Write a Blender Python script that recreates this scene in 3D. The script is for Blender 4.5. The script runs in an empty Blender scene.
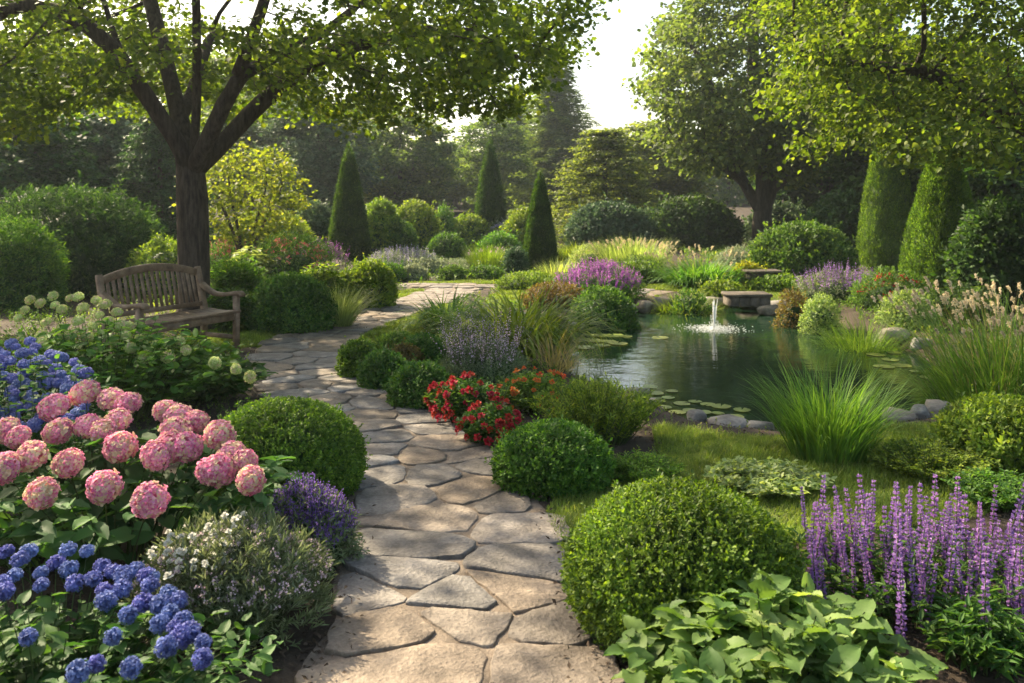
import bpy, math, random
import numpy as np
from mathutils import Vector, Matrix

SC = bpy.context.scene
COL = SC.collection
R = math.radians
# ------------------------------------------------------------------ camera, sky, sun, exposure
W, H = 1024, 683
EYE, FPX, HOR = 1.6, 853.0, 201.0
cam = bpy.data.cameras.new('camera'); cam_o = bpy.data.objects.new('camera', cam); COL.objects.link(cam_o)
cam_o.location = (0, 0, EYE); cam_o.rotation_euler = (R(90), 0, 0)
cam.sensor_width = 36; cam.lens = 36 * FPX / W
cam.shift_y = -(H / 2 - HOR) / W
cam.clip_start = 0.05; cam.clip_end = 600
cam.dof.use_dof = True; cam.dof.focus_distance = 5.2; cam.dof.aperture_fstop = 5.0
SC.camera = cam_o

SUN_AZ, SUN_EL = -47.0, 40.0          # degrees, azimuth from +Y towards +X
world = bpy.data.worlds.new('World'); SC.world = world; world.use_nodes = True
wn = world.node_tree; wn.nodes.clear()
sky = wn.nodes.new('ShaderNodeTexSky'); sky.sky_type = 'NISHITA'; sky.sun_disc = False
sky.sun_elevation = R(SUN_EL); sky.sun_rotation = R(SUN_AZ); sky.dust_density = 3.0; sky.air_density = 1.0; sky.ozone_density = 1.0
bg = wn.nodes.new('ShaderNodeBackground'); bg.inputs['Strength'].default_value = 0.15
wo = wn.nodes.new('ShaderNodeOutputWorld')
tint = wn.nodes.new('ShaderNodeMix'); tint.data_type = 'RGBA'; tint.blend_type = 'MULTIPLY'; tint.inputs[0].default_value = 1; tint.inputs[7].default_value = (1.0, .93, .78, 1)   # warm hazy morning air
wn.links.new(sky.outputs[0], tint.inputs[6]); wn.links.new(tint.outputs[2], bg.inputs[0]); wn.links.new(bg.outputs[0], wo.inputs[0])
sl = bpy.data.lights.new('sun', 'SUN'); sl.energy = 5.0; sl.angle = R(0.6); sl.color = (1.0, 0.85, 0.6)
so = bpy.data.objects.new('sun', sl); COL.objects.link(so)
sd = Vector((math.sin(R(SUN_AZ)) * math.cos(R(SUN_EL)), math.cos(R(SUN_AZ)) * math.cos(R(SUN_EL)), math.sin(R(SUN_EL))))
so.rotation_euler = sd.to_track_quat('Z', 'Y').to_euler(); so.location = sd * 40
vs = SC.view_settings; vs.view_transform = 'Standard'; vs.look = 'None'; vs.gamma = 1.0; vs.use_curve_mapping = False
vs.exposure = 1.42
cy = SC.cycles
cy.use_denoising = True; cy.max_bounces = 7; cy.diffuse_bounces = 3; cy.glossy_bounces = 3; cy.transmission_bounces = 5
cy.transparent_max_bounces = 6; cy.volume_bounces = 0; cy.caustics_reflective = False; cy.caustics_refractive = False
cy.sample_clamp_indirect = 6; cy.use_adaptive_sampling = True; cy.adaptive_threshold = 0.02
SC.render.use_persistent_data = False

# ------------------------------------------------------------------ tagging helpers
def tag(o, label=None, cat=None, group=None, kind=None):
    if label: o['label'] = label
    if cat: o['category'] = cat
    if group: o['group'] = group
    if kind: o['kind'] = kind
    return o

def thing(name, loc, label, cat, group=None, rz=0):
    o = bpy.data.objects.new(name, None); COL.objects.link(o)
    o.location = loc; o.rotation_euler = (0, 0, rz)
    return tag(o, label, cat, group)

# ------------------------------------------------------------------ mesh accumulator
class Geo:
    def __init__(s): s.V = []; s.F = []; s.n = 0
    def add(s, V, F, m=0):
        V = np.asarray(V, float).reshape(-1, 3)
        if not isinstance(F, list): F = [F]
        for f in F:
            f = np.asarray(f, int)
            if f.size: s.F.append((f + s.n, m))
        s.V.append(V); s.n += len(V)
    def build(s, name, mats, parent=None, smooth=False, off=None):
        V = np.concatenate(s.V) if s.V else np.zeros((0, 3))
        if off is not None: V = V - np.asarray(off, float)
        me = bpy.data.meshes.new(name)
        me.vertices.add(len(V)); me.vertices.foreach_set('co', V.astype(np.float32).ravel())
        tot = np.concatenate([np.full(len(f), f.shape[1]) for f, _ in s.F])
        idx = np.concatenate([f.ravel() for f, _ in s.F])
        mi = np.concatenate([np.full(len(f), m) for f, m in s.F])
        me.loops.add(len(idx)); me.loops.foreach_set('vertex_index', idx.astype(np.int32))
        me.polygons.add(len(tot))
        me.polygons.foreach_set('loop_start', np.concatenate([[0], np.cumsum(tot)[:-1]]).astype(np.int32))
        me.polygons.foreach_set('material_index', mi.astype(np.int32))
        if smooth: me.polygons.foreach_set('use_smooth', np.ones(len(tot), bool))
        for m in (mats if isinstance(mats, (list, tuple)) else [mats]): me.materials.append(m)
        me.update(calc_edges=True)
        o = bpy.data.objects.new(name, me); COL.objects.link(o)
        if parent is not None: o.parent = parent
        return o

def nrm(a): return a / np.maximum(np.linalg.norm(a, axis=-1, keepdims=True), 1e-9)

def scatter(g, tpl, P, A, N, S, Wd=None, m=0):
    """copies of a small template (x width, y axis, z normal) at points P along axes A, facing N"""
    T, F = tpl
    P = np.asarray(P, float); A = nrm(np.asarray(A, float)); N = np.asarray(N, float)
    B = nrm(np.cross(A, N)); N = np.cross(B, A)
    S = np.broadcast_to(np.asarray(S, float), (len(P),)); Wd = S if Wd is None else np.broadcast_to(np.asarray(Wd, float), (len(P),))
    V = (P[:, None] + T[None, :, 0:1] * (Wd[:, None, None] * B[:, None]) + T[None, :, 1:2] * (S[:, None, None] * A[:, None])
         + T[None, :, 2:3] * (S[:, None, None] * N[:, None]))
    k = len(T); o = (np.arange(len(P)) * k)[:, None, None]
    g.add(V, [(np.asarray(f)[None] + o).reshape(-1, len(f[0])) for f in F], m)

def A_(x): return np.array(x, float)
DIAM = (A_([(0, 0, 0), (.5, .45, .1), (0, 1, 0), (-.5, .45, .1)]), [[(0, 1, 2), (0, 2, 3)]])
LEAF = (A_([(0, 0, 0), (.36, .22, .06), (.46, .5, .08), (.2, .8, 0), (0, 1, -.12), (-.2, .8, 0), (-.46, .5, .08), (-.36, .22, .06), (0, .3, -.02), (0, .65, -.03)]),
        [[(0, 1, 8), (0, 8, 7), (3, 4, 9), (9, 4, 5)], [(1, 2, 9, 8), (8, 9, 6, 7)], [(2, 3, 9), (9, 5, 6)]])
MAPLE = (A_([(0, -.02, 0), (.3, .06, .03), (.26, .22, .03), (.58, .34, .07), (.4, .5, .04), (.5, .76, .05), (.2, .7, .0), (0, 1, -.06),
             (-.2, .7, 0), (-.5, .76, .05), (-.4, .5, .04), (-.58, .34, .07), (-.26, .22, .03), (-.3, .06, .03), (0, .42, -.02)]),
         [[(14, i, (i + 1) % 14) for i in range(14)]])
PETAL = (A_([(0, 0, 0), (.42, .4, .06), (.3, .9, .0), (0, 1, -.04), (-.3, .9, 0), (-.42, .4, .06)]), [[(0, 1, 2, 3), (0, 3, 4, 5)]])

def big_leaf(heart=0.0, rows=8, serr=0.03, droop=.32, pleat=.018):
    V = []; F = []
    for i in range(rows + 1):
        t = i / rows
        w = .5 * (math.sin(math.pi * min(1, t * .92 + .08) ** (.72)) ** .85) + (serr if i % 2 else -serr * .3)
        w = max(w, .03) if i < rows else .0
        y = t - (heart * .18 if i == 1 else 0)
        for j in range(-2, 3):
            x = w * j / 2
            z = abs(j) * .06 * (1 - t * .4) - droop * t * t + (pleat if (i + abs(j)) % 2 else -pleat)
            yy = y - (heart * .22 * abs(j) / 2 * max(0, 1 - 3 * t))
            V.append((x, yy, z))
    for i in range(rows):
        for j in range(4):
            a = i * 5 + j; F.append((a, a + 1, a + 6, a + 5))
    return (A_(V), [F])
HEART = big_leaf(1.0, 10, .016, .4, .024); OVAL = big_leaf(0.2, 6, .015, .3); OVAL_S = big_leaf(0.1, 4, .0, .28, .01)

def blades(g, P, az, L, Wd, lean, droop, seg=5, m=0, taper=.9):
    n = len(P); P = np.asarray(P, float)
    L = np.broadcast_to(L, (n,)); Wd = np.broadcast_to(Wd, (n,)); lean = np.broadcast_to(lean, (n,)); droop = np.broadcast_to(droop, (n,))
    dirn = np.stack([np.cos(az), np.sin(az), 0 * az], -1); side = np.stack([-np.sin(az), np.cos(az), 0 * az], -1)
    pos = P.copy(); rows = []
    for i in range(seg + 1):
        s = i / seg
        wv = Wd * (0.6 + .4 * min(1, s * 4)) * (1 - s ** 2 * taper)
        rows.append(pos - side * wv[:, None] / 2); rows.append(pos + side * wv[:, None] / 2)
        if i == seg: break
        th = lean + droop * (s + .5 / seg) ** 1.5
        pos = pos + (dirn * np.sin(th)[:, None] + A_((0, 0, 1)) * np.cos(th)[:, None]) * (L / seg)[:, None]
    V = np.stack(rows, 1); k = 2 * (seg + 1)
    F = [(2 * i, 2 * i + 1, 2 * i + 3, 2 * i + 2) for i in range(seg)]
    g.add(V, (np.array(F)[None] + (np.arange(n) * k)[:, None, None]).reshape(-1, 4), m)
    return pos

def tube(g, pts, rad, sides=6, m=0, cap=True):
    pts = np.asarray(pts, float); n = len(pts); rad = np.broadcast_to(rad, (n,))
    t = nrm(np.gradient(pts, axis=0)); ref = A_((0.37, .21, .9)) if abs(t[0, 2]) < .8 else A_((1, .1, 0))
    u = nrm(np.cross(t, ref)); v = np.cross(t, u)
    a = np.arange(sides) * 2 * math.pi / sides
    V = pts[:, None] + rad[:, None, None] * (np.cos(a)[None, :, None] * u[:, None] + np.sin(a)[None, :, None] * v[:, None])
    F = [(i * sides + j, i * sides + (j + 1) % sides, (i + 1) * sides + (j + 1) % sides, (i + 1) * sides + j) for i in range(n - 1) for j in range(sides)]
    Fs = [F]
    if cap: Fs += [[tuple(range(sides))[::-1], tuple((n - 1) * sides + j for j in range(sides))]]
    g.add(V.reshape(-1, 3), Fs, m)

def thin_tubes(g, P0, P1, P2, r, seg=4, m=0):
    """many three-sided stems, quadratic curves from P0 over P1 to P2"""
    n = len(P0); ts = np.linspace(0, 1, seg + 1)
    rings = []
    for t in ts:
        c = (1 - t) ** 2 * P0 + 2 * t * (1 - t) * P1 + t * t * P2
        for k in range(3):
            a = k * 2.094
            rings.append(c + A_((math.cos(a), math.sin(a), 0)) * r * (1 - .4 * t))
    V = np.stack(rings, 1); K = 3 * (seg + 1)
    F = [(i * 3 + j, i * 3 + (j + 1) % 3, (i + 1) * 3 + (j + 1) % 3, (i + 1) * 3 + j) for i in range(seg) for j in range(3)]
    g.add(V, (np.array(F)[None] + (np.arange(n) * K)[:, None, None]).reshape(-1, 4), m)

def lumps(D, seed, f=2.5):
    r = np.random.default_rng(seed); out = np.zeros(len(D))
    for i in range(7):
        k = r.normal(size=3) * f * (1 + i * .35); out += np.sin(D @ k + r.uniform(0, 6.28)) / (1 + i * .35)
    return out / 3.0

def dirs(n, rng, zmin=-.25):
    z = rng.uniform(zmin, 1, n); a = rng.uniform(0, 2 * math.pi, n); s = np.sqrt(1 - z * z)
    return np.stack([s * np.cos(a), s * np.sin(a), z], -1)

# ------------------------------------------------------------------ materials
def newmat(name):
    m = bpy.data.materials.new(name); m.use_nodes = True; n = m.node_tree; n.nodes.clear()
    out = n.nodes.new('ShaderNodeOutputMaterial'); return m, n, out
def c4(c): return (c[0], c[1], c[2], 1)

def leaf_mat(name, c1, c2, trans=.35, rough=.58, tcol=None, c3=None, spec=.22):
    m, n, out = newmat(name)
    geo = n.nodes.new('ShaderNodeNewGeometry'); oi = n.nodes.new('ShaderNodeObjectInfo')
    ramp = n.nodes.new('ShaderNodeValToRGB'); e = ramp.color_ramp.elements
    e[0].color = c4(c1); e[1].color = c4(c2)
    if c3: e.new(.85).color = c4(c2); e[2].color = c4(c3)
    n.links.new(geo.outputs['Random Per Island'], ramp.inputs[0])
    tc = n.nodes.new('ShaderNodeTexCoord'); no = n.nodes.new('ShaderNodeTexNoise'); no.inputs['Scale'].default_value = 3.0; no.inputs['Detail'].default_value = 2
    n.links.new(tc.outputs['Object'], no.inputs['Vector'])
    hs = n.nodes.new('ShaderNodeHueSaturation')
    mp = n.nodes.new('ShaderNodeMapRange'); mp.inputs[1].default_value = .3; mp.inputs[2].default_value = .7; mp.inputs[3].default_value = .66; mp.inputs[4].default_value = 1.34
    n.links.new(no.outputs['Fac'], mp.inputs[0]); n.links.new(mp.outputs[0], hs.inputs['Value'])
    mh = n.nodes.new('ShaderNodeMapRange'); mh.inputs[3].default_value = .485; mh.inputs[4].default_value = .515
    n.links.new(oi.outputs['Random'], mh.inputs[0]); n.links.new(mh.outputs[0], hs.inputs['Hue'])
    n.links.new(ramp.outputs[0], hs.inputs['Color'])
    p = n.nodes.new('ShaderNodeBsdfPrincipled'); p.inputs['Roughness'].default_value = rough; p.inputs['Specular IOR Level'].default_value = spec
    n.links.new(hs.outputs[0], p.inputs['Base Color'])
    t = n.nodes.new('ShaderNodeBsdfTranslucent')
    mx = n.nodes.new('ShaderNodeMix'); mx.data_type = 'RGBA'; mx.blend_type = 'MULTIPLY'; mx.inputs[0].default_value = 1
    n.links.new(hs.outputs[0], mx.inputs[6]); mx.inputs[7].default_value = c4(tcol or (2.35, 2.35, .85))
    n.links.new(mx.outputs[2], t.inputs['Color'])
    ms = n.nodes.new('ShaderNodeMixShader'); ms.inputs[0].default_value = trans
    n.links.new(p.outputs[0], ms.inputs[1]); n.links.new(t.outputs[0], ms.inputs[2]); n.links.new(ms.outputs[0], out.inputs[0])
    return m

def petal_mat(name, c1, c2, trans=.35):
    return leaf_mat(name, c1, c2, trans, .6, (1.3, 1.2, 1.2), spec=.2)

def rough_mat(name, cols, scale=6, detail=8, rough=.85, bump=.4, stretch=(1, 1, 1), per_obj=0.0, fine=60, coord='Object', spec=.3, bdist=.02):
    m, n, out = newmat(name)
    tc = n.nodes.new('ShaderNodeTexCoord'); mpn = n.nodes.new('ShaderNodeMapping'); mpn.inputs['Scale'].default_value = stretch
    n.links.new(tc.outputs[coord], mpn.inputs[0])
    vec = mpn.outputs[0]
    oi = n.nodes.new('ShaderNodeObjectInfo')
    if per_obj:
        ad = n.nodes.new('ShaderNodeVectorMath'); ad.operation = 'ADD'
        mu = n.nodes.new('ShaderNodeMath'); mu.operation = 'MULTIPLY'; mu.inputs[1].default_value = 37
        n.links.new(oi.outputs['Random'], mu.inputs[0]); n.links.new(vec, ad.inputs[0]); n.links.new(mu.outputs[0], ad.inputs[1]); vec = ad.outputs[0]
    a = n.nodes.new('ShaderNodeTexNoise'); a.inputs['Scale'].default_value = scale; a.inputs['Detail'].default_value = detail; a.inputs['Roughness'].default_value = .62
    b = n.nodes.new('ShaderNodeTexNoise'); b.inputs['Scale'].default_value = fine; b.inputs['Detail'].default_value = 4
    n.links.new(vec, a.inputs['Vector']); n.links.new(vec, b.inputs['Vector'])
    r = n.nodes.new('ShaderNodeValToRGB'); e = r.color_ramp.elements
    e[0].position = .3; e[1].position = .7; e[0].color = c4(cols[0]); e[1].color = c4(cols[-1])
    for i, c in enumerate(cols[1:-1]): e.new(.3 + .4 * (i + 1) / (len(cols) - 1)).color = c4(c)
    n.links.new(a.outputs['Fac'], r.inputs[0])
    hs = n.nodes.new('ShaderNodeHueSaturation'); n.links.new(r.outputs[0], hs.inputs['Color'])
    mv = n.nodes.new('ShaderNodeMapRange'); mv.inputs[1].default_value = .3; mv.inputs[2].default_value = .7; mv.inputs[3].default_value = .8; mv.inputs[4].default_value = 1.2
    n.links.new(b.outputs['Fac'], mv.inputs[0])
    if per_obj:
        mr = n.nodes.new('ShaderNodeMapRange'); mr.inputs[3].default_value = 1 - per_obj; mr.inputs[4].default_value = 1 + per_obj
        n.links.new(oi.outputs['Random'], mr.inputs[0])
        mm = n.nodes.new('ShaderNodeMath'); mm.operation = 'MULTIPLY'; n.links.new(mv.outputs[0], mm.inputs[0]); n.links.new(mr.outputs[0], mm.inputs[1])
        n.links.new(mm.outputs[0], hs.inputs['Value'])
        ms = n.nodes.new('ShaderNodeMath'); ms.operation = 'MULTIPLY_ADD'; ms.inputs[1].default_value = 7.13; ms.inputs[2].default_value = 0; n.links.new(oi.outputs['Random'], ms.inputs[0])
        fr = n.nodes.new('ShaderNodeMath'); fr.operation = 'FRACT'; n.links.new(ms.outputs[0], fr.inputs[0])
        mq = n.nodes.new('ShaderNodeMapRange'); mq.inputs[3].default_value = .35; mq.inputs[4].default_value = 1.15; n.links.new(fr.outputs[0], mq.inputs[0]); n.links.new(mq.outputs[0], hs.inputs['Saturation'])
    else: n.links.new(mv.outputs[0], hs.inputs['Value'])
    p = n.nodes.new('ShaderNodeBsdfPrincipled'); p.inputs['Roughness'].default_value = rough; p.inputs['Specular IOR Level'].default_value = spec
    n.links.new(hs.outputs[0], p.inputs['Base Color'])
    s = n.nodes.new('ShaderNodeMath'); s.operation = 'MULTIPLY_ADD'; s.inputs[1].default_value = .3
    n.links.new(b.outputs['Fac'], s.inputs[0]); n.links.new(a.outputs['Fac'], s.inputs[2])
    bp = n.nodes.new('ShaderNodeBump'); bp.inputs['Strength'].default_value = bump; bp.inputs['Distance'].default_value = bdist
    n.links.new(s.outputs[0], bp.inputs['Height']); n.links.new(bp.outputs[0], p.inputs['Normal'])
    n.links.new(p.outputs[0], out.inputs[0])
    return m

M = {}
LM = dict(
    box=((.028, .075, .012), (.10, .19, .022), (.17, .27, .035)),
    boxlit=((.035, .085, .012), (.13, .21, .022), (.2, .29, .035)),  # lighter copy of box, sunlight put into the leaf colour
    lime=((.07, .125, .016), (.19, .25, .03), (.28, .32, .05)),
    mid=((.028, .08, .016), (.09, .165, .03), (.14, .22, .04)),
    fresh=((.045, .115, .018), (.12, .22, .035), (.18, .28, .05)),
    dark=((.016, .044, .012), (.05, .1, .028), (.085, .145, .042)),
    bluegreen=((.035, .075, .036), (.085, .145, .07), (.14, .2, .1)),
    silver=((.13, .175, .1), (.28, .33, .22), (.4, .43, .33)),
    grey=((.09, .135, .06), (.2, .26, .13), (.32, .36, .23)),
    yellow=((.12, .15, .015), (.28, .28, .03), (.38, .36, .06)),
    tan=((.2, .17, .07), (.38, .31, .15), (.5, .43, .25)),
    pale=((.13, .19, .06), (.28, .35, .14), (.4, .45, .22)),
    rust=((.07, .06, .02), (.17, .11, .04), (.14, .15, .035)),
    cypress=((.018, .05, .012), (.05, .1, .02), (.1, .16, .03)),
    hydr=((.025, .075, .02), (.075, .15, .04), (.11, .19, .05)),
    maple=((.045, .075, .01), (.115, .155, .018), (.2, .225, .03)),
    treeyel=((.04, .075, .011), (.115, .16, .02), (.17, .205, .032)), golden=((.07, .11, .014), (.16, .195, .026), (.25, .26, .045)), hosta=((.075, .145, .035), (.17, .25, .07), (.28, .34, .13)),
    far=((.045, .08, .028), (.105, .155, .048), (.17, .215, .07)),
    faryel=((.06, .09, .025), (.15, .18, .04), (.22, .24, .06)),
    grass=((.085, .14, .02), (.19, .24, .042), (.3, .31, .09)),
)
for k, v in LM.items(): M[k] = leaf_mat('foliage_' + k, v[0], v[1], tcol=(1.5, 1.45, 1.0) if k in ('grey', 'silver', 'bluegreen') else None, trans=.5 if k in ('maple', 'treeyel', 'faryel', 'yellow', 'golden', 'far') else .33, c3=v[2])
PM = dict(pink=((.58, .13, .29), (.8, .45, .54)), cream=((.62, .5, .3), (.78, .68, .48)), blue=((.09, .115, .36), (.22, .27, .57)), blue_pale=((.11, .14, .38), (.24, .28, .55)),
          limebloom=((.38, .5, .13), (.62, .7, .3)), violet=((.13, .07, .32), (.32, .2, .55)), purple=((.23, .1, .37), (.48, .29, .6)), magenta=((.33, .07, .4), (.58, .24, .62)),
          lilac=((.3, .27, .44), (.52, .48, .62)), red=((.38, .012, .018), (.56, .06, .06)), orange=((.5, .09, .02), (.65, .2, .05)), white=((.66, .68, .6), (.82, .82, .76)),
          rose=((.42, .06, .1), (.6, .22, .2)), plume=((.55, .48, .28), (.74, .68, .48)), mauve=((.44, .33, .44), (.68, .56, .62)))
for k, v in PM.items(): M['p_' + k] = petal_mat('petal_' + k, *v)
M['bark'] = rough_mat('bark', [(.022, .015, .011), (.06, .043, .032), (.1, .075, .058)], 5, 9, .9, .9, (5, 5, .8), bdist=.05)
M['bark_far'] = rough_mat('bark_grey', [(.03, .024, .018), (.09, .07, .055)], 5, 6, .9, .6, (4, 4, .8))
M['stem'] = leaf_mat('stem_green', (.04, .07, .02), (.1, .14, .04), .1)
M['stem_brown'] = leaf_mat('stem_brown', (.05, .035, .02), (.1, .07, .04), .05)
M['soil'] = rough_mat('soil', [(.022, .015, .01), (.05, .036, .025), (.085, .062, .044)], 4, 10, .95, .8, fine=90, coord='Object')
M['chip'] = rough_mat('bark_chip', [(.035, .022, .014), (.11, .075, .05)], 12, 4, .9, .3)
M['lawn'] = rough_mat('lawn_soil', [(.045, .075, .016), (.1, .13, .03), (.16, .16, .06)], 5, 8, .95, .5)
M['flag'] = rough_mat('flagstone', [(.085, .067, .052), (.178, .142, .11), (.28, .226, .173)], 5.5, 13, .75, .9, per_obj=.24, fine=60, bdist=.03, spec=.3)
M['mortar'] = rough_mat('path_mortar', [(.09, .07, .054), (.17, .134, .102), (.24, .19, .145)], 7, 10, .9, .8, fine=120)
M['rock'] = rough_mat('rock', [(.1, .085, .07), (.24, .205, .165), (.37, .32, .26)], 3.5, 10, .85, .8, per_obj=.2, fine=40, bdist=.04)
M['slab'] = rough_mat('old_timber_stone', [(.04, .033, .026), (.1, .083, .066), (.18, .15, .12)], 4, 9, .85, .7, fine=40)
M['wood'] = rough_mat('weathered_teak', [(.09, .055, .034), (.18, .115, .072), (.25, .17, .11)], 6, 9, .6, .5, (2, 2, 2), fine=70, bdist=.01, spec=.4)
M['pad'] = leaf_mat('lily_pad', (.14, .18, .04), (.26, .3, .08), .12, .35, c3=(.36, .36, .14))

m, n, out = newmat('pond_water')
p = n.nodes.new('ShaderNodeBsdfPrincipled'); p.inputs['Base Color'].default_value = (.009, .026, .012, 1); p.inputs['Roughness'].default_value = .03; p.inputs['IOR'].default_value = 1.33
tc = n.nodes.new('ShaderNodeTexCoord'); bps = []
for sc_, st, dist in ((2.6, (1, 1.3, 1), .02), (11, (1, 1.6, 1), .006)):
    mp = n.nodes.new('ShaderNodeMapping'); mp.inputs['Scale'].default_value = st
    no = n.nodes.new('ShaderNodeTexNoise'); no.inputs['Scale'].default_value = sc_; no.inputs['Detail'].default_value = 3
    n.links.new(tc.outputs['Object'], mp.inputs[0]); n.links.new(mp.outputs[0], no.inputs['Vector'])
    b = n.nodes.new('ShaderNodeBump'); b.inputs['Strength'].default_value = .3; b.inputs['Distance'].default_value = dist
    n.links.new(no.outputs['Fac'], b.inputs['Height'])
    if bps: n.links.new(bps[-1].outputs[0], b.inputs['Normal'])
    bps.append(b)
n.links.new(bps[-1].outputs[0], p.inputs['Normal']); n.links.new(p.outputs[0], out.inputs[0]); M['water'] = m

m, n, out = newmat('fountain_water')
p = n.nodes.new('ShaderNodeBsdfPrincipled'); p.inputs['Base Color'].default_value = (.9, .93, .95, 1); p.inputs['Roughness'].default_value = .15; p.inputs['IOR'].default_value = 1.33
t = n.nodes.new('ShaderNodeBsdfTranslucent'); t.inputs[0].default_value = (.95, .95, .95, 1); ms = n.nodes.new('ShaderNodeMixShader'); ms.inputs[0].default_value = .5
n.links.new(p.outputs[0], ms.inputs[1]); n.links.new(t.outputs[0], ms.inputs[2]); n.links.new(ms.outputs[0], out.inputs[0]); M['spray'] = m

# ------------------------------------------------------------------ ground geometry
WATER_Z = -0.14
def gp(px, py, z=0.0):
    Y = FPX * (EYE - z) / (py - HOR); return np.array(((px - 512) / FPX * Y, Y))
def smooth_poly(P, it=2, closed=True):
    P = np.asarray(P, float)
    for _ in range(it):
        Q = np.roll(P, -1, 0)
        if closed: P = np.stack([.75 * P + .25 * Q, .25 * P + .75 * Q], 1).reshape(-1, P.shape[1])
        else: P = np.concatenate([P[:1], np.stack([.75 * P[:-1] + .25 * P[1:], .25 * P[:-1] + .75 * P[1:]], 1).reshape(-1, P.shape[1]), P[-1:]])
    return P
POND = smooth_poly([gp(x, y, WATER_Z) for x, y in [(572, 326), (640, 313), (665, 307), (730, 305), (790, 309), (810, 322), (860, 338), (905, 350), (960, 376), (1040, 392),
                    (1080, 410), (985, 420), (900, 424), (830, 440), (745, 436), (690, 424), (655, 404), (600, 386), (560, 372), (548, 350)]], 2)
def in_poly(X, Y, P):
    ins = np.zeros(X.shape, bool); Q = np.roll(P, -1, 0)
    for (x1, y1), (x2, y2) in zip(P, Q):
        c = (y1 > Y) != (y2 > Y)
        ins ^= c & (X < (x2 - x1) * (Y - y1) / ((y2 - y1) if y2 != y1 else 1e-9) + x1)
    return ins
def edge_dist(X, Y, P, closed=True):
    d = np.full(X.shape, 1e9); Q = np.roll(P, -1, 0)
    for a, b in list(zip(P, Q))[:len(P) if closed else -1]:
        e = b - a; t = np.clip(((X - a[0]) * e[0] + (Y - a[1]) * e[1]) / max(e @ e, 1e-9), 0, 1)
        d = np.minimum(d, np.hypot(X - a[0] - t * e[0], Y - a[1] - t * e[1]))
    return d
def hgt(X, Y):
    X = np.asarray(X, float); Y = np.asarray(Y, float)
    r = np.clip(Y - 17, 0, None); z = .0016 * r ** 2 / (1 + .035 * r) * 1.0
    z = z + .012 * np.sin(X * 1.7 + Y * .6) * np.sin(Y * 1.3) * np.clip((Y - 2) / 6, 0, 1)
    d = edge_dist(X, Y, POND); ins = in_poly(X, Y, POND)
    return np.where(ins, WATER_Z - .02 - np.clip(d * .9, 0, .7), z - (.12) * np.clip(1 - d / .35, 0, 1))
def h1(x, y): return float(hgt(np.array([x]), np.array([y]))[0])
def ground_at(px, py):
    lo = 2.0; best = None
    for Y in np.concatenate([np.arange(2, 30, .05), np.arange(30, 70, .25)]):
        x = (px - 512) / FPX * Y; r = max(Y - 17, 0); z = .0016 * r * r / (1 + .035 * r)
        if HOR + FPX * (EYE - z) / Y <= py: return x, Y
    return (px - 512) / FPX * 60, 60.0

xs = np.unique(np.concatenate([np.linspace(-90, -9, 30), np.arange(-9, 12, .11), np.linspace(12, 90, 30)]))
ys = np.unique(np.concatenate([np.linspace(-12, 1.5, 12), np.arange(1.5, 19, .11), np.linspace(19, 110, 60)]))
GX, GY = np.meshgrid(xs, ys); GZ = hgt(GX.ravel(), GY.ravel())
g = Geo(); nx = len(xs)
ii, jj = np.meshgrid(np.arange(nx - 1), np.arange(len(ys) - 1)); a = (jj * nx + ii).ravel()
g.add(np.stack([GX.ravel(), GY.ravel(), GZ], -1), np.stack([a, a + 1, a + nx + 1, a + nx], -1))
tag(g.build('ground', M['soil'], smooth=True), kind='structure')
# water sheet
cen = POND.mean(0); wp = POND + nrm(POND - cen) * .14
g = Geo(); g.add(np.concatenate([np.c_[wp, np.full(len(wp), WATER_Z)], [[cen[0], cen[1], WATER_Z]]]), [[(i, (i + 1) % len(wp), len(wp)) for i in range(len(wp))]])
tag(g.build('pond_water', M['water']), kind='structure')

# ------------------------------------------------------------------ path
PATH = smooth_poly([(-.1, 1.2), (-.14, 2.0), (-.17, 2.8), (-.2, 3.4), (-.29, 4.2), (-.42, 4.9), (-.75, 5.95), (-1.05, 6.5), (-1.6, 7.2), (-2.03, 8.08), (-2.22, 8.86), (-2.3, 9.8), (-2.14, 11), (-1.75, 12.3), (-1.35, 13.8), (-1.0, 15.4)], 2, False)
CROSS = smooth_poly([(-2.6, 16.2), (-1.4, 15.95), (-.3, 15.9), (1.0, 15.4), (2.3, 14.95), (2.7, 14.6)], 2, False)
PW = .5
def path_frame(P):
    L = np.concatenate([[0], np.cumsum(np.linalg.norm(np.diff(P, axis=0), axis=1))])
    def f(u):
        x = np.interp(u, L, P[:, 0]); y = np.interp(u, L, P[:, 1])
        e = .05; tx = np.interp(u + e, L, P[:, 0]) - np.interp(u - e, L, P[:, 0]); ty = np.interp(u + e, L, P[:, 1]) - np.interp(u - e, L, P[:, 1])
        l = np.hypot(tx, ty); return x, y, -ty / l, tx / l
    return f, L[-1]
def clip(poly, nxy, c):
    out = []
    for i in range(len(poly)):
        p, q = poly[i], poly[(i + 1) % len(poly)]
        dp, dq = p @ nxy - c, q @ nxy - c
        if dp <= 0: out.append(p)
        if dp * dq < 0: out.append(p + (q - p) * dp / (dp - dq))
    return out
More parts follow.
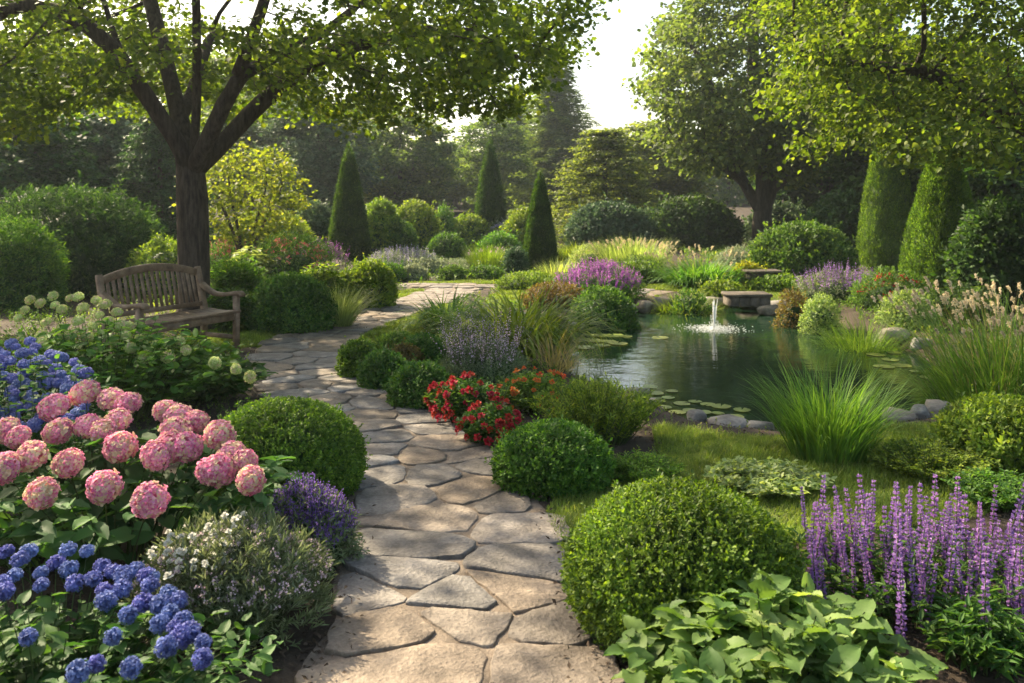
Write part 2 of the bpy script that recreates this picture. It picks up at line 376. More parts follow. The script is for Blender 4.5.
def paving(P, w, rng, parent, cell, limit, rest=None, z0=.012):
    f, L = path_frame(P)
    ed = None
    seeds = []
    rows = int(L / (cell * .78)); u = 0
    for r in range(rows):
        k = 2 + (rng.random() < .28); off = rng.uniform(-.1, .1)
        for c in range(k):
            seeds.append(((r + .5) * L / rows + rng.uniform(-.3, .3) * cell, ((c + .5) / k - .5 + rng.uniform(-.09, .09) + off * .6) * 2 * w))
    seeds = np.array(seeds); out = []
    for s in seeds:
        we = w * (1 + .10 * math.sin(s[0] * 5.1) + .06 * math.sin(s[0] * 11.3))
        poly = [A_((s[0] - 1, -we)), A_((s[0] + 1, -we)), A_((s[0] + 1, we)), A_((s[0] - 1, we))]
        near = seeds[np.linalg.norm(seeds - s, axis=1) < 1.6]
        for q in near:
            d = q - s; l = np.linalg.norm(d)
            if l < 1e-6: continue
            poly = clip(poly, d / l, (s + d / 2) @ (d / l) - .004 - rng.uniform(0, .006))
            if len(poly) < 3: break
        if len(poly) < 3: continue
        q = A_(poly); area = .5 * abs(np.sum(q[:, 0] * np.roll(q[:, 1], -1) - np.roll(q[:, 0], -1) * q[:, 1]))
        if area < .012: continue
        q = np.stack([.8 * q + .2 * np.roll(q, -1, 0), .2 * q + .8 * np.roll(q, -1, 0)], 1).reshape(-1, 2)
        # subdivide and roughen
        Q = []
        for a_, b_ in zip(q, np.roll(q, -1, 0)):
            k = max(1, int(np.linalg.norm(b_ - a_) / .035))
            for t in range(k): Q.append(a_ + (b_ - a_) * t / k)
        Q = A_(Q); c = Q.mean(0); nn = len(Q); ang = np.arange(nn) * 2 * math.pi / nn
        rr = 1 + sum(rng.normal() * .026 / math.sqrt(k) * np.sin(k * ang + rng.uniform(0, 6.28)) for k in range(2, 14)) - .01
        Q = c + (Q - c) * rr[:, None]
        out.append((c, Q))
    out.sort(key=lambda t: f(t[0][0])[1])
    allg = Geo()
    for i, (c, Q) in enumerate(out):
        def world(q, z, cx=None):
            x, y, nxv, nyv = f(q[:, 0]); return np.stack([x + nxv * q[:, 1], y + nyv * q[:, 1], z + 0 * x], -1)
        nn = len(Q); top = z0 + .010 + rng.uniform(0, .010); tilt = rng.normal(size=2) * .012
        rings = []
        for k, zz in ((1.0, -.03), (1.0, top - .008), (.988, top - .002), (.972, top), (.6, top + .001), (.25, top)):
            q = c + (Q - c) * k; z = zz + (((q - c) @ tilt) if zz > 0 else 0)
            if .9 < k < .98: z = z - .004 * (np.sin(q[:, 0] * 31 + i) * np.sin(q[:, 1] * 27 + 2 * i) > .45)
            wv = world(q, z); wv[:, 2] += hgt(wv[:, 0], wv[:, 1]); rings.append(wv)
        cc = world(c[None], top); cc[:, 2] += h1(cc[0, 0], cc[0, 1])
        V = np.concatenate(rings + [cc]); F = []
        for k in range(5):
            for j in range(nn): F.append((k * nn + j, k * nn + (j + 1) % nn, (k + 1) * nn + (j + 1) % nn, (k + 1) * nn + j))
        T = [(5 * nn + j, 5 * nn + (j + 1) % nn, 6 * nn) for j in range(nn)]
        if i < limit:
            gg = Geo(); gg.add(V - cc[0], [F, T]); o = gg.build('flagstone', M['flag'], parent, smooth=True); o.location = cc[0]
        else: allg.add(V, [F, T])
    if allg.n: tag(allg.build('distant_paving', M['flag'], parent, smooth=True), kind='stuff')
def path_bed(name, P, w, z0):
    f, L = path_frame(P); us = np.arange(0, L + .01, .12); rows = []
    for v in np.linspace(-1, 1, 9):
        x, y, a_, b_ = f(us); ww = w * (1 + .06 * np.sin(us * 5.1) + .03 * np.sin(us * 11.3)); X = x + a_ * ww * v; Y = y + b_ * ww * v
        rows.append(np.stack([X, Y, hgt(X, Y) + z0 - (.012 if abs(v) > .99 else 0)], -1))
    V = np.stack(rows, 0); k = len(us)
    F = [(i * k + j, i * k + j + 1, (i + 1) * k + j + 1, (i + 1) * k + j) for i in range(8) for j in range(k - 1)]
    gg = Geo(); gg.add(V.reshape(-1, 3), [F]); return tag(gg.build(name, M['mortar'], smooth=True), kind='structure')
rng = np.random.default_rng(11)
pb = path_bed('garden_path', PATH, PW + .02, .014); paving(PATH, PW, rng, pb, .385, 100)
pb2 = path_bed('cross_path', CROSS, .42, .010); paving(CROSS, .4, rng, pb2, .5, 100, z0=.006)
def path_d(X, Y): return np.minimum(edge_dist(X, Y, PATH, False), edge_dist(X, Y, CROSS, False) + .08)

# bark mulch along the path
rng = np.random.default_rng(5)
g = Geo(); n_ = 26000
Y = 2.2 + 9 * rng.random(n_) ** 1.8; X = rng.uniform(-1, 1, n_) * (Y * .62) ; k = (path_d(X, Y) > PW * np.where(rng.random(n_) < .2, .72, .97)) & ~in_poly(X, Y, POND)
X, Y = X[k], Y[k]; P = np.stack([X, Y, hgt(X, Y) + rng.uniform(0, .012, len(X)) + np.where(path_d(X, Y) < PW, .032, 0)], -1)
scatter(g, DIAM, P, dirs(len(X), rng, -.3) * A_((1, 1, .4)), dirs(len(X), rng, .2), rng.uniform(.012, .035, len(X)), rng.uniform(.006, .016, len(X)))
tag(g.build('bark_mulch', M['chip']), kind='stuff')

# lawns
LAWNS = [
    [(538, 505), (610, 490), (660, 452), (648, 424), (700, 434), (800, 440), (905, 425), (1000, 424), (1060, 470), (1000, 520), (800, 540), (640, 590), (585, 600), (560, 545)],
    [(345, 352), (372, 330), (412, 316), (452, 300), (470, 310), (470, 345), (455, 385), (420, 390), (370, 385)],
    [(318, 322), (352, 306), (400, 289), (432, 291), (420, 306), (368, 318), (330, 330)],
    [(150, 372), (190, 330), (255, 322), (285, 334), (262, 350), (250, 345)],
    [(480, 300), (520, 285), (560, 281), (640, 284), (650, 290), (560, 300), (500, 310)],
    [(640, 283), (720, 262), (830, 262), (900, 285), (880, 300), (790, 306), (700, 303), (660, 303)],
    [(395, 284), (470, 281), (520, 283), (480, 287), (400, 287)],
]
gl = Geo(); gb = Geo(); rng = np.random.default_rng(6)
for li, L_ in enumerate(LAWNS):
    poly = smooth_poly([gp(x, y) for x, y in L_], 2); lo, hi = poly.min(0), poly.max(0)
    st = .08 if li == 0 else .12
    X, Y = np.meshgrid(np.arange(lo[0], hi[0], st), np.arange(lo[1], hi[1], st)); ny, nxx = X.shape
    ok = in_poly(X.ravel(), Y.ravel(), poly) & (path_d(X.ravel(), Y.ravel()) > PW + .03)
    Z = hgt(X.ravel(), Y.ravel()) + .006
    idx = np.arange(ny * nxx).reshape(ny, nxx); q = np.stack([idx[:-1, :-1], idx[:-1, 1:], idx[1:, 1:], idx[1:, :-1]], -1).reshape(-1, 4)
    gl.add(np.stack([X.ravel(), Y.ravel(), Z], -1), q[ok[q].all(1)])
    area = (hi[0] - lo[0]) * (hi[1] - lo[1]); dist = (lo[1] + hi[1]) / 2
    n_ = int(min(170000, area * min(26000, 100000 / dist)))
    x = rng.uniform(lo[0], hi[0], n_); y = rng.uniform(lo[1], hi[1], n_)
    k = in_poly(x, y, poly) & (path_d(x, y) > PW - .02) & ~in_poly(x, y, POND); x, y = x[k], y[k]
    cl = .75 + .35 * np.sin(x * 5 + 1.3 * np.sin(y * 4)) * np.sin(y * 6.1)
    blades(gb, np.stack([x, y, hgt(x, y)], -1), rng.uniform(0, 6.28, len(x)), rng.uniform(.03, .075, len(x)) * cl * (1 + dist * .012), .004 * (.6 + dist * .12), rng.uniform(.1, .7, len(x)), rng.uniform(.2, 1.2, len(x)), 2)
tag(gl.build('lawn', M['lawn'], smooth=True), kind='structure')
tag(gb.build('grass', M['grass']), kind='stuff')

# ------------------------------------------------------------------ plant builders
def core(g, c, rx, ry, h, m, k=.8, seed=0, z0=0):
    """a solid inner shell, added to block light, so that no daylight shows through a dense clipped plant"""
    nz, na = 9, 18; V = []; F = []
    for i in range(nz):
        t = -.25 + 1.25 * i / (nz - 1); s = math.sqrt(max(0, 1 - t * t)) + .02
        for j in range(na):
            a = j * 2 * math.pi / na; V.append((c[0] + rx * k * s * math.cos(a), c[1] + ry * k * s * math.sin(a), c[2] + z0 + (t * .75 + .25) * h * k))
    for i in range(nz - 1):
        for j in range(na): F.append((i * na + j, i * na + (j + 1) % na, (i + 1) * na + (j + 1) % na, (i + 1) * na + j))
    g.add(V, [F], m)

def dome_pts(n, rng, rx, ry, h, bump, seed, depth=.2, base=.25, f=2.5):
    """points, outward normals on a lumpy dome of height h standing on z = 0"""
    D = dirs(n, rng, -base / (1 - base) if base < .5 else -1)
    r = (1 + bump * lumps(D, seed, f)) * (1 - depth * rng.random(n) ** 2)
    P = D * r[:, None] * A_((rx, ry, h * (1 - base))) + A_((0, 0, h * base))
    N = nrm(D / A_((rx, ry, h * .75)))
    P[:, 2] = np.maximum(P[:, 2], .01)
    return P, N

def sprigs(g, P, N, rng, L, Wd, k, tpl=DIAM, up=.5, spread=.9, length=2.2, m=0):
    """shoots with k leaves each"""
    n = len(P); ax = nrm(N + A_((0, 0, up)) + rng.normal(size=(n, 3)) * .3)
    Pr = np.repeat(P, k, 0); Ar = np.repeat(ax, k, 0); t = np.tile(np.arange(k) / k, n)
    rad = nrm(np.cross(Ar, nrm(rng.normal(size=(n * k, 3)))))
    pos = Pr + Ar * (t * L * length)[:, None]
    la = nrm(Ar * (.35 + t[:, None] * .6) + rad * spread)
    s = L * rng.uniform(.7, 1.15, n * k)
    scatter(g, tpl, pos, la, nrm(Ar + rng.normal(size=(n * k, 3)) * .25), s, s * Wd / L, m)

def clump_stems(g, rng, n, rx, ry, h, leafT, L, Wd, k, flat=.35, droop=.2, stemr=.004, mleaf=0, mstem=1, lo=.15, tipspread=1.0):
    r = np.sqrt(rng.random(n)); a = rng.uniform(0, 6.283, n); ux, uy = r * np.cos(a), r * np.sin(a)
    P0 = np.stack([ux * rx * .45, uy * ry * .45, 0 * r], -1)
    P2 = np.stack([ux * rx * tipspread, uy * ry * tipspread, h * (1 - flat * r ** 2) * rng.uniform(.72, 1.0, n)], -1)
    P1 = P0 * .6 + P2 * .4; P1[:, 2] = P2[:, 2] * .65
    thin_tubes(g, P0, P1, P2, stemr, 3, mstem)
    t = lo + (1 - lo) * (np.tile((np.arange(k) + .5) / k, n)) ** .8; I = np.repeat(np.arange(n), k)
    pos = ((1 - t) ** 2)[:, None] * P0[I] + (2 * t * (1 - t))[:, None] * P1[I] + (t * t)[:, None] * P2[I]
    ph = np.tile(np.arange(k) * 2.4, n) + np.repeat(rng.uniform(0, 6.28, n), k)
    ax = np.stack([np.cos(ph), np.sin(ph), rng.uniform(.0, .7, n * k) - droop + t * .3], -1)
    out = P2[I] * A_((1, 1, 0)); ax = ax + nrm(out + 1e-6) * .35
    s = L * rng.uniform(.65, 1.2, n * k) * (1.05 - .35 * t)
    scatter(g, leafT, pos, ax, A_((0, 0, 1)) + rng.normal(size=(n * k, 3)) * .35, s, s * Wd / L, mleaf)
    return P2, nrm(P2 - P1)

def place(px, pyb, wpx, pytop, dep=.8):
    """where a plant stands whose front foot, width and top are seen at these places: centre, radii and height in metres"""
    x, Yf = ground_at(px, pyb); ry = wpx / 2 / FPX * Yf * dep; yc = Yf + ry * .75
    xc = (px - 512) / FPX * yc; rx = wpx / 2 / FPX * yc; z0 = h1(xc, yc)
    h = max(.12, EYE - (pytop - HOR) / FPX * (yc + ry * .2) - z0)
    return (xc, yc, z0), rx, rx * dep, h

SEED = [100]
def nseed(): SEED[0] += 1; return SEED[0]

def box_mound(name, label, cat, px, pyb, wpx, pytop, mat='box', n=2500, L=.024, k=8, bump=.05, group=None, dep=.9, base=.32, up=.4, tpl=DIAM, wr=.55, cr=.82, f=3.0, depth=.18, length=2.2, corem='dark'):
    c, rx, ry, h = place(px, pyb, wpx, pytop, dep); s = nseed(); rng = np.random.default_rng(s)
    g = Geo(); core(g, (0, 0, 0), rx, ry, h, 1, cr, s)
    P, N = dome_pts(n, rng, rx - L, ry - L, h - L, bump, s, depth, base, f); sprigs(g, P, N, rng, L, L * wr, k, tpl, up, length=length)
    P2, N2 = dome_pts(max(16, n // 60), rng, rx + L * .1, ry + L * .1, h + L * .1, bump, s, .02, base, f); sprigs(g, P2, N2, rng, L * 1.1, L * wr * 1.1, k, tpl, up + .5, length=length * 1.25)
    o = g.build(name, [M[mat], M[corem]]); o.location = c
    return tag(o, label, cat, group)

def spike_mesh(name, mats, rng, ln=.3, n=110, r0=.017, fl=.014):
    g = Geo(); t = rng.random(n) ** .9; ring = (np.floor(t * 14) + rng.uniform(0, .45, n)) / 14
    a = rng.uniform(0, 6.28, n); rad = r0 * (1.05 - .72 * ring); d = np.stack([np.cos(a), np.sin(a), .35 + 0 * a], -1)
    P = d * rad[:, None] * .35; P[:, 2] = ring * ln
    scatter(g, PETAL, P, d + rng.normal(size=(n, 3)) * .25, dirs(n, rng, -1), fl * (1.2 - .6 * ring) * rng.uniform(.7, 1.2, n), fl * .8 * (1.2 - .6 * ring), 0)
    tube(g, [(0, 0, -.02), (0, 0, ln * .5), (0, 0, ln)], [.003, .0025, .001], 4, 1)
    return g
def ball_mesh(rng, r, n, fl, cream=.0, flat=.8, four=4, gap=0):
    """a mop head of four-petalled florets"""
    g = Geo(); i = np.arange(n) + .5; z = 1 - 1.75 * i / n; ph = i * 2.39996; s = np.sqrt(np.clip(1 - z * z, 0, 1))
    D = np.stack([s * np.cos(ph), s * np.sin(ph), z], -1); D = nrm(D + rng.normal(size=D.shape) * .05)
    C = D * (r * rng.uniform(.84, 1.06, n) * (1 + .06 * lumps(D, int(rng.integers(99)), 3)))[:, None] * A_((1, 1, flat))
    u = nrm(np.cross(D, rng.normal(size=D.shape))); v = np.cross(D, u)
    isc = rng.random(n) < cream * (1 - .35 * (D[:, 2] < .1))
    for q in range(four):
        a = q * 2 * math.pi / four; ax = u * math.cos(a) + v * math.sin(a) + D * .42 + rng.normal(size=D.shape) * .18
        for mi, sel in ((0, ~isc), (1, isc)):
            if sel.any(): scatter(g, PETAL, C[sel], ax[sel], D[sel] + rng.normal(size=(sel.sum(), 3)) * .15, fl * rng.uniform(.8, 1.15, sel.sum()), None, mi)
    if cream: scatter(g, PETAL, C + D * fl * .12 - u * fl * .3, u, D, fl * .66, fl * .66, 1)
    core(g, (0, 0, -r * flat * .7), r * .7, r * .7, r * flat * 1.6, 0, .85)
    return g
def pom_mesh(rng, r, n, flat=.85):
    g = Geo(); D = dirs(n, rng, -.75); 
    scatter(g, DIAM, D * r * .35 * A_((1, 1, flat)), D + rng.normal(size=D.shape) * .12, rng.normal(size=D.shape), r * rng.uniform(.55, .75, n), r * .22, 0)
    D2 = dirs(n // 2, rng, -.7); C = D2 * (r * rng.uniform(.72, 1.02, len(D2)))[:, None] * A_((1, 1, flat))
    for q in range(3):
        u = nrm(np.cross(D2, rng.normal(size=D2.shape))); scatter(g, PETAL, C, u + D2 * .5, D2, r * .3, r * .26, 0)
    core(g, (0, 0, -r * .3), r * .36, r * .36, r * .6, 0, 1)
    return g
def blossom_mesh(rng, r, n=26):
    g = Geo(); t = rng.random(n); a = np.arange(n) * 2.4; d = np.stack([np.cos(a) * t, np.sin(a) * t, 1.1 - t], -1)
    scatter(g, PETAL, d * r * .3, d, nrm(A_((0, 0, 1)) - d * .4), r * rng.uniform(.6, .9, n), r * .6, 0); return g

def heads(parent, name, data, pts, dirn, rng, smin=.85, smax=1.15):
    for i, p_ in enumerate(pts):
        o = bpy.data.objects.new(name, data[i % len(data)]); COL.objects.link(o); o.parent = parent; o.location = p_
        q = Vector(dirn[i]).to_track_quat('Z', 'Y'); o.rotation_mode = 'QUATERNION'; o.rotation_quaternion = q @ Matrix.Rotation(rng.uniform(0, 6.28), 3, 'Z').to_quaternion()
        s = rng.uniform(smin, smax); o.scale = (s, s, s)
def data_of(g, name, mats):
    o = g.build(name, mats); d = o.data; bpy.data.objects.remove(o); return d

# flower masses too fine to count: foliage dome + blossom cloud, both parts of one plant
def flower_mound(name, label, cat, px, pyb, wpx, pytop, leaf, petal, style='spike', n=260, L=.03, fl=.012, group=None, dep=.8, nl=1400, hf=.65, fsize=.16, wr=.3, up=.8, k=6, petal2=None):
    c, rx, ry, h = place(px, pyb, wpx, pytop, dep); s = nseed(); rng = np.random.default_rng(s)
    t = thing(name, c, label, cat, group)
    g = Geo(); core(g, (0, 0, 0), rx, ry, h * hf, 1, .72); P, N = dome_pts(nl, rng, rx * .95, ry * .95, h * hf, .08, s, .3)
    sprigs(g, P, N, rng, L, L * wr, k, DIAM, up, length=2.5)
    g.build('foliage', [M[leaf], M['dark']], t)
    g = Geo(); P, N = dome_pts(n, rng, rx * .92, ry * .92, h * hf, .08, s, .12, .12)
    P, N = P[P[:, 2] > h * hf * .38], N[P[:, 2] > h * hf * .38]; n = len(P)
    ax = nrm(N * .7 + A_((0, 0, 1)) + rng.normal(size=(n, 3)) * .12)
    if style == 'spike':
        ln = h * fsize * 2.2 * rng.uniform(.6, 1.15, n); k2 = 16; I = np.repeat(np.arange(n), k2); tt = np.tile(np.linspace(.1, 1, k2), n)
        pos = P[I] + ax[I] * (ln[I] * tt)[:, None]; d = rng.normal(size=(n * k2, 3)); d = nrm(d + ax[I] * .4)
        ss = fl * (1.15 - .6 * tt) * rng.uniform(.7, 1.3, n * k2)
        mi = 0
        scatter(g, PETAL, pos, d, rng.normal(size=d.shape), ss, ss * .8, 0)
        thin_tubes(g, P, P + ax * ln[:, None] * .5, P + ax * ln[:, None], .0022, 2, 1)
    else:
        k2 = 9; I = np.repeat(np.arange(n), k2); d = dirs(n * k2, rng, -.2)
        lift = h * .05 * rng.random(n)
        sel = rng.random(n * k2) < 2
        scatter(g, PETAL, P[I] + ax[I] * lift[I][:, None] + d * fl * .4, d, rng.normal(size=d.shape) * .4 + ax[I], fl * rng.uniform(.6, 1.1, n * k2), fl * .8, 0)
    tag(g.build('blossom', [M['p_' + petal], M['stem']], t), kind='stuff')
    return t

def grass_clump(name, label, cat, px, pyb, wpx, pytop, mat, n=900, Wd=.008, group=None, droop=1.4, lean=.5, plume=None, np_=40, seg=6, dep=.9, rad=.3, plen=.12, over=1.12):
    c, rx, ry, h = place(px, pyb, wpx, pytop, dep); s = nseed(); rng = np.random.default_rng(s)
    t = thing(name, c, label, cat, group)
    if plume: np_ = int(np_)
    g = Geo(); r = np.sqrt(rng.random(n)) ; a = rng.uniform(0, 6.283, n)
    P = np.stack([r * np.cos(a) * rx * rad, r * np.sin(a) * ry * rad, 0 * r], -1); az = a + rng.normal(size=n) * .5
    blades(g, P, az, h * over * rng.uniform(.7, 1.3, n), Wd * rng.uniform(.7, 1.2, n), lean * (.15 + r) * rng.uniform(.5, 1.2, n), droop * rng.uniform(.3, 1.2, n), seg)
    g.build('foliage', [M[mat]], t)
    if plume:
        g = Geo(); r = np.sqrt(rng.random(np_)); a = rng.uniform(0, 6.283, np_)
        P = np.stack([r * np.cos(a) * rx * rad, r * np.sin(a) * ry * rad, 0 * r], -1); az = a + rng.normal(size=np_) * .3
        tips = blades(g, P, az, h * rng.uniform(.85, 1.08, np_), .004, lean * (.2 + r) * .8, rng.uniform(.1, .5, np_), 5, 1)
        k2 = 70; I = np.repeat(np.arange(np_), k2); tt = np.tile(np.linspace(0, 1, k2), np_)
        ax = nrm(np.stack([np.cos(az) * .35, np.sin(az) * .35, 0 * az + .85], -1)); ax2 = ax[I] - A_((0, 0, .9)) * tt[:, None] * .45
        pos = tips[I] + ax2 * (tt * plen)[:, None]; d = rng.normal(size=(np_ * k2, 3)) * .6 + ax2
        ss = plen * .2 * np.sin(np.pi * (.12 + .85 * tt)) * rng.uniform(.7, 1.3, np_ * k2)
        scatter(g, DIAM, pos, d, rng.normal(size=d.shape), ss, ss * .5, 0)
        tag(g.build('plume', [M['p_' + plume], M['tan']], t), kind='stuff')
    return t

def leafy(name, label, cat, px, pyb, wpx, pytop, mat, n=120, k=10, T=LEAF, L=.07, Wd=.035, group=None, dep=.8, flat=.35, droop=.2, lo=.15, stemr=.004):
    c, rx, ry, h = place(px, pyb, wpx, pytop, dep); s = nseed(); rng = np.random.default_rng(s)
    g = Geo(); clump_stems(g, rng, n, rx, ry, h, T, L, Wd, k, flat, droop, stemr, 0, 1, lo)
    o = g.build(name, [M[mat], M['stem']]); o.location = c
    return tag(o, label, cat, group)

# ------------------------------------------------------------------ trees: branches grown towards points spread through the crown
def grow(seeds, attr, step=.28, kill=.4, infl=1.6, iters=70, rng=None):
    """seeds: list of polylines (first point of each joins a parent index or -1). Returns nodes, parents"""
    N = []; Pn = []
    for join, pts in seeds:
        pts = np.asarray(pts, float); prev = -1 if join is None else int(np.argmin(np.linalg.norm(np.array(N) - A_(pts[0]), axis=1)))
        seg = [pts[0]] if join is None else []
        for a, b in zip(pts[:-1], pts[1:]):
            k = max(1, int(np.linalg.norm(b - a) / step))
            for t in range(1, k + 1): seg.append(a + (b - a) * t / k)
        for q in seg: N.append(q); Pn.append(prev); prev = len(N) - 1
    N = np.array(N); Pn = list(Pn); A = np.asarray(attr, float)
    D = np.full(len(A), 1e9); I = np.zeros(len(A), int)
    def upd(s):
        for i0 in range(s, len(N), 400):
            d = np.linalg.norm(A[:, None] - N[None, i0:i0 + 400], axis=2); j = d.argmin(1); dd = d[np.arange(len(A)), j]
            b = dd < D; D[b] = dd[b]; I[b] = j[b] + i0
    upd(0); alive = np.ones(len(A), bool)
    for it in range(iters):
        alive &= D > kill; a = alive & (D < infl)
        if not a.any(): break
        v = nrm(A[a] - N[I[a]]); ids = np.unique(I[a]); acc = np.zeros((len(N), 3)); np.add.at(acc, I[a], v)
        d = nrm(acc[ids] + rng.normal(size=(len(ids), 3)) * .25); s = len(N)
        N = np.concatenate([N, N[ids] + d * step]); Pn += list(ids); upd(s)
        if len(N) > 9000: break
    return N, np.array(Pn)

def tree_mesh(N, Pn, g, r_tip=.006, power=2.4, r_trunk=None, flare=1.0, minr=0, sides=7):
    n = len(N); acc = np.zeros(n); R_ = np.zeros(n); kids = [[] for _ in range(n)]
    for i in range(n):
        if Pn[i] >= 0: kids[Pn[i]].append(i)
    order = sorted(range(n), key=lambda i: -i)
    for i in order: # children come after parents
        R_[i] = max(r_tip ** power, acc[i]) ** (1 / power)
        if Pn[i] >= 0: acc[Pn[i]] += R_[i] ** power
    if r_trunk:
        sc = r_trunk / R_[0]
        R_ = R_ * np.where(R_ > r_tip * 4, sc, 1 + (sc - 1) * np.clip((R_ - r_tip) / (3 * r_tip), 0, 1))
    starts = [(0, None)]
    while starts:
        i, par = starts.pop(); ch = [i]
        while kids[ch[-1]]:
            ks = sorted(kids[ch[-1]], key=lambda q: -R_[q]); ch.append(ks[0]); starts += [(q, ch[-2]) for q in ks[1:]]
        pts = [N[q] for q in ch]; rr = [R_[q] for q in ch]
        if par is not None: pts = [N[par]] + pts; rr = [min(R_[par], rr[0] * 1.15)] + rr
        if rr[0] < minr or len(pts) < 2: continue
        pts = np.array(pts); rr = np.array(rr)
        if len(pts) > 3:
            pts[1:-1] = .25 * pts[:-2] + .5 * pts[1:-1] + .25 * pts[2:]
            rr[1:-1] = .25 * rr[:-2] + .5 * rr[1:-1] + .25 * rr[2:]
        tube(g, pts, rr, 12 if rr[0] > .08 else (6 if rr[0] > .02 else 4))
    return R_

def crown_leaves(g, N, R_, rng, per, jit, L, tpl, rmax=.02, droop=.35, wr=1.0, centre=None):
    idx = np.nonzero(R_ < rmax)[0]; I = np.repeat(idx, per); n = len(I)
    P = N[I] + rng.normal(size=(n, 3)) * jit * A_((1, 1, .55))
    out = P - (A_(centre) if centre is not None else N.mean(0)); out[:, 2] *= .2; out = nrm(out)
    ax = out * .6 + rng.normal(size=(n, 3)) * .6 + A_((0, 0, -droop)); nr = A_((0, 0, 1)) + rng.normal(size=(n, 3)) * .55
    s = L * rng.uniform(.6, 1.25, n); scatter(g, tpl, P, ax, nr, s, s * wr)

def ell_pts(n, rng, c, r, shell=.35, zlo=None):
    D = dirs(n * 2, rng, -1); rad = (shell + (1 - shell) * rng.random(n * 2)) ** .5
    P = A_(c) + D * rad[:, None] * A_(r)
    if zlo is not None: P = P[zlo(P)]
    return P[:n]

def big_tree(name, label, cat, base, seeds, attr, leaf, bark, L, per, jit, r_trunk, seed, tpl=MAPLE, step=.28, kill=.4, infl=1.8, group=None, rmax=.02, droop=.35, r_tip=.006, iters=70):
    rng = np.random.default_rng(seed); t = thing(name, base, label, cat, group); b = A_(base)
    N, Pn = grow(seeds, attr, step, kill, infl, iters, rng)
    g = Geo(); R_ = tree_mesh(N, Pn, g, r_tip, r_trunk=r_trunk)
    # root flare
    p0 = N[0]; tube(g, [p0 + A_((0, 0, -.15)), p0 + A_((0, 0, .02)), p0 + A_((0, 0, .14)), p0 + A_((0, 0, .4))], [r_trunk * 1.75, r_trunk * 1.4, r_trunk * 1.14, r_trunk * .99], 14)
    g.build('trunk', M[bark], t, smooth=True, off=b)
    print('TREE', name, len(N), (R_ < rmax).sum() * per)
    g = Geo(); crown_leaves(g, N, R_, rng, per, jit, L, tpl, rmax, droop, centre=attr.mean(0))
    g.build('crown', M[leaf], t, off=b); return t

def px3(px, py, Y): return A_(((px - 512) / FPX * Y, Y, EYE - (py - HOR) / FPX * Y))
# the spreading tree over the bench
rng = np.random.default_rng(21)
b0 = A_((-3.95, 10.6, h1(-3.95, 10.6)))
sd_ = [(None, [b0, px3(194, 260, 10.6), px3(192, 200, 10.6), px3(192, 172, 10.6)]),
       (1, [px3(192, 178, 10.6), px3(178, 140, 10.5), px3(152, 104, 10.3), px3(130, 75, 10.1), px3(112, 30, 10.3), px3(95, -30, 10.4)]),
       (1, [px3(192, 172, 10.6), px3(180, 120, 10.8), px3(167, 65, 11.1), px3(150, 0, 11.5), px3(135, -60, 12)]),
       (1, [px3(192, 172, 10.6), px3(197, 110, 10.4), px3(197, 50, 10.2), px3(196, -20, 10), px3(190, -80, 9.8)]),
       (1, [px3(193, 172, 10.6), px3(212, 130, 10.3), px3(238, 75, 10.1), px3(262, 10, 9.9), px3(282, -60, 9.8)]),
       (1, [px3(194, 180, 10.6), px3(216, 152, 10.8), px3(248, 115, 11), px3(282, 84, 11.2), px3(325, 52, 11.3), px3(400, 34, 11.4), px3(470, 30, 11.3)]),
       (1, [px3(236, 82, 9.9), px3(262, 62, 10.4), px3(320, 36, 11), px3(365, 0, 11.5)]),
       (1, [px3(120, 48, 9.9), px3(85, 20, 9.9), px3(30, 0, 9.8)]),
       (1, [px3(183, 118, 10.8), px3(196, 80, 11.6), px3(212, 30, 12.6)])]
def zlo(P):
    d = np.hypot((P[:, 0] + 3.9) / 5.4, (P[:, 1] - 11) / 3.6)
    return (P[:, 2] > 3.15 - .75 * np.clip(d - .3, 0, 1)) & (P[:, 0] / P[:, 1] < .118 - .085 * np.clip((4.0 - P[:, 2]), 0, 1)) & (P[:, 0] < 1.2) & (P[:, 1] > 9.0 + .25 * np.sin(P[:, 0] * 3))
at_ = np.concatenate([ell_pts(2200, rng, (-3.75, 11.0, 3.55), (5.8, 3.5, 2.9), .2, zlo), ell_pts(400, rng, (-1.6, 11.1, 3.35), (2.2, 1.7, .8), .1), ell_pts(330, rng, (-7.2, 10.6, 3.0), (1.9, 1.6, .8), .1)])
at_ = at_[(at_[:, 2] < 4.3) | (rng.random(len(at_)) < .4)]  # crown above the view thinned to let more sun onto the beds
at_ = np.concatenate([at_, ell_pts(110, rng, (-3.9, 8.4, 5.1), (4.6, 1.7, .8), .1)])  # sparse unseen front of the crown, added to dapple path and front beds
big_tree('shade_tree', 'large dark-trunked spreading tree with several limbs shading the wooden bench', 'tree', b0, sd_, at_, 'maple', 'bark', .077, 54, .16, .195, 22, rmax=.026, droop=.5)

# tall tree right of the fountain, behind the pond
rng = np.random.default_rng(31)
bx, by = (762 - 512) / FPX * 26.5, 26.5; bz = h1(bx, by)
sd_ = [(None, [(bx, by, bz), (bx - .02, by, bz + 1.15)]), (1, [(bx, by, bz + 1.1), (bx - .6, by + .2, bz + 2.2), (bx - 1.3, by, bz + 4), (bx - 1.9, by, bz + 6)]), (1, [(bx, by, bz + 1.1), (bx - .05, by - .2, bz + 3), (bx - .3, by, bz + 5.5), (bx - .2, by, bz + 8.5)]),
       (1, [(bx, by, bz + 1.1), (bx + .55, by + .1, bz + 2.4), (bx + .9, by, bz + 4.5), (bx + 1.4, by, bz + 7)]), (1, [(bx + .2, by, bz + 1.7), (bx + 1.4, by - .4, bz + 2.9), (bx + 2.4, by - .4, bz + 4.2)]), (1, [(bx - .3, by, bz + 1.8), (bx - 1.8, by - .5, bz + 2.9), (bx - 3, by - .4, bz + 3.6)])]
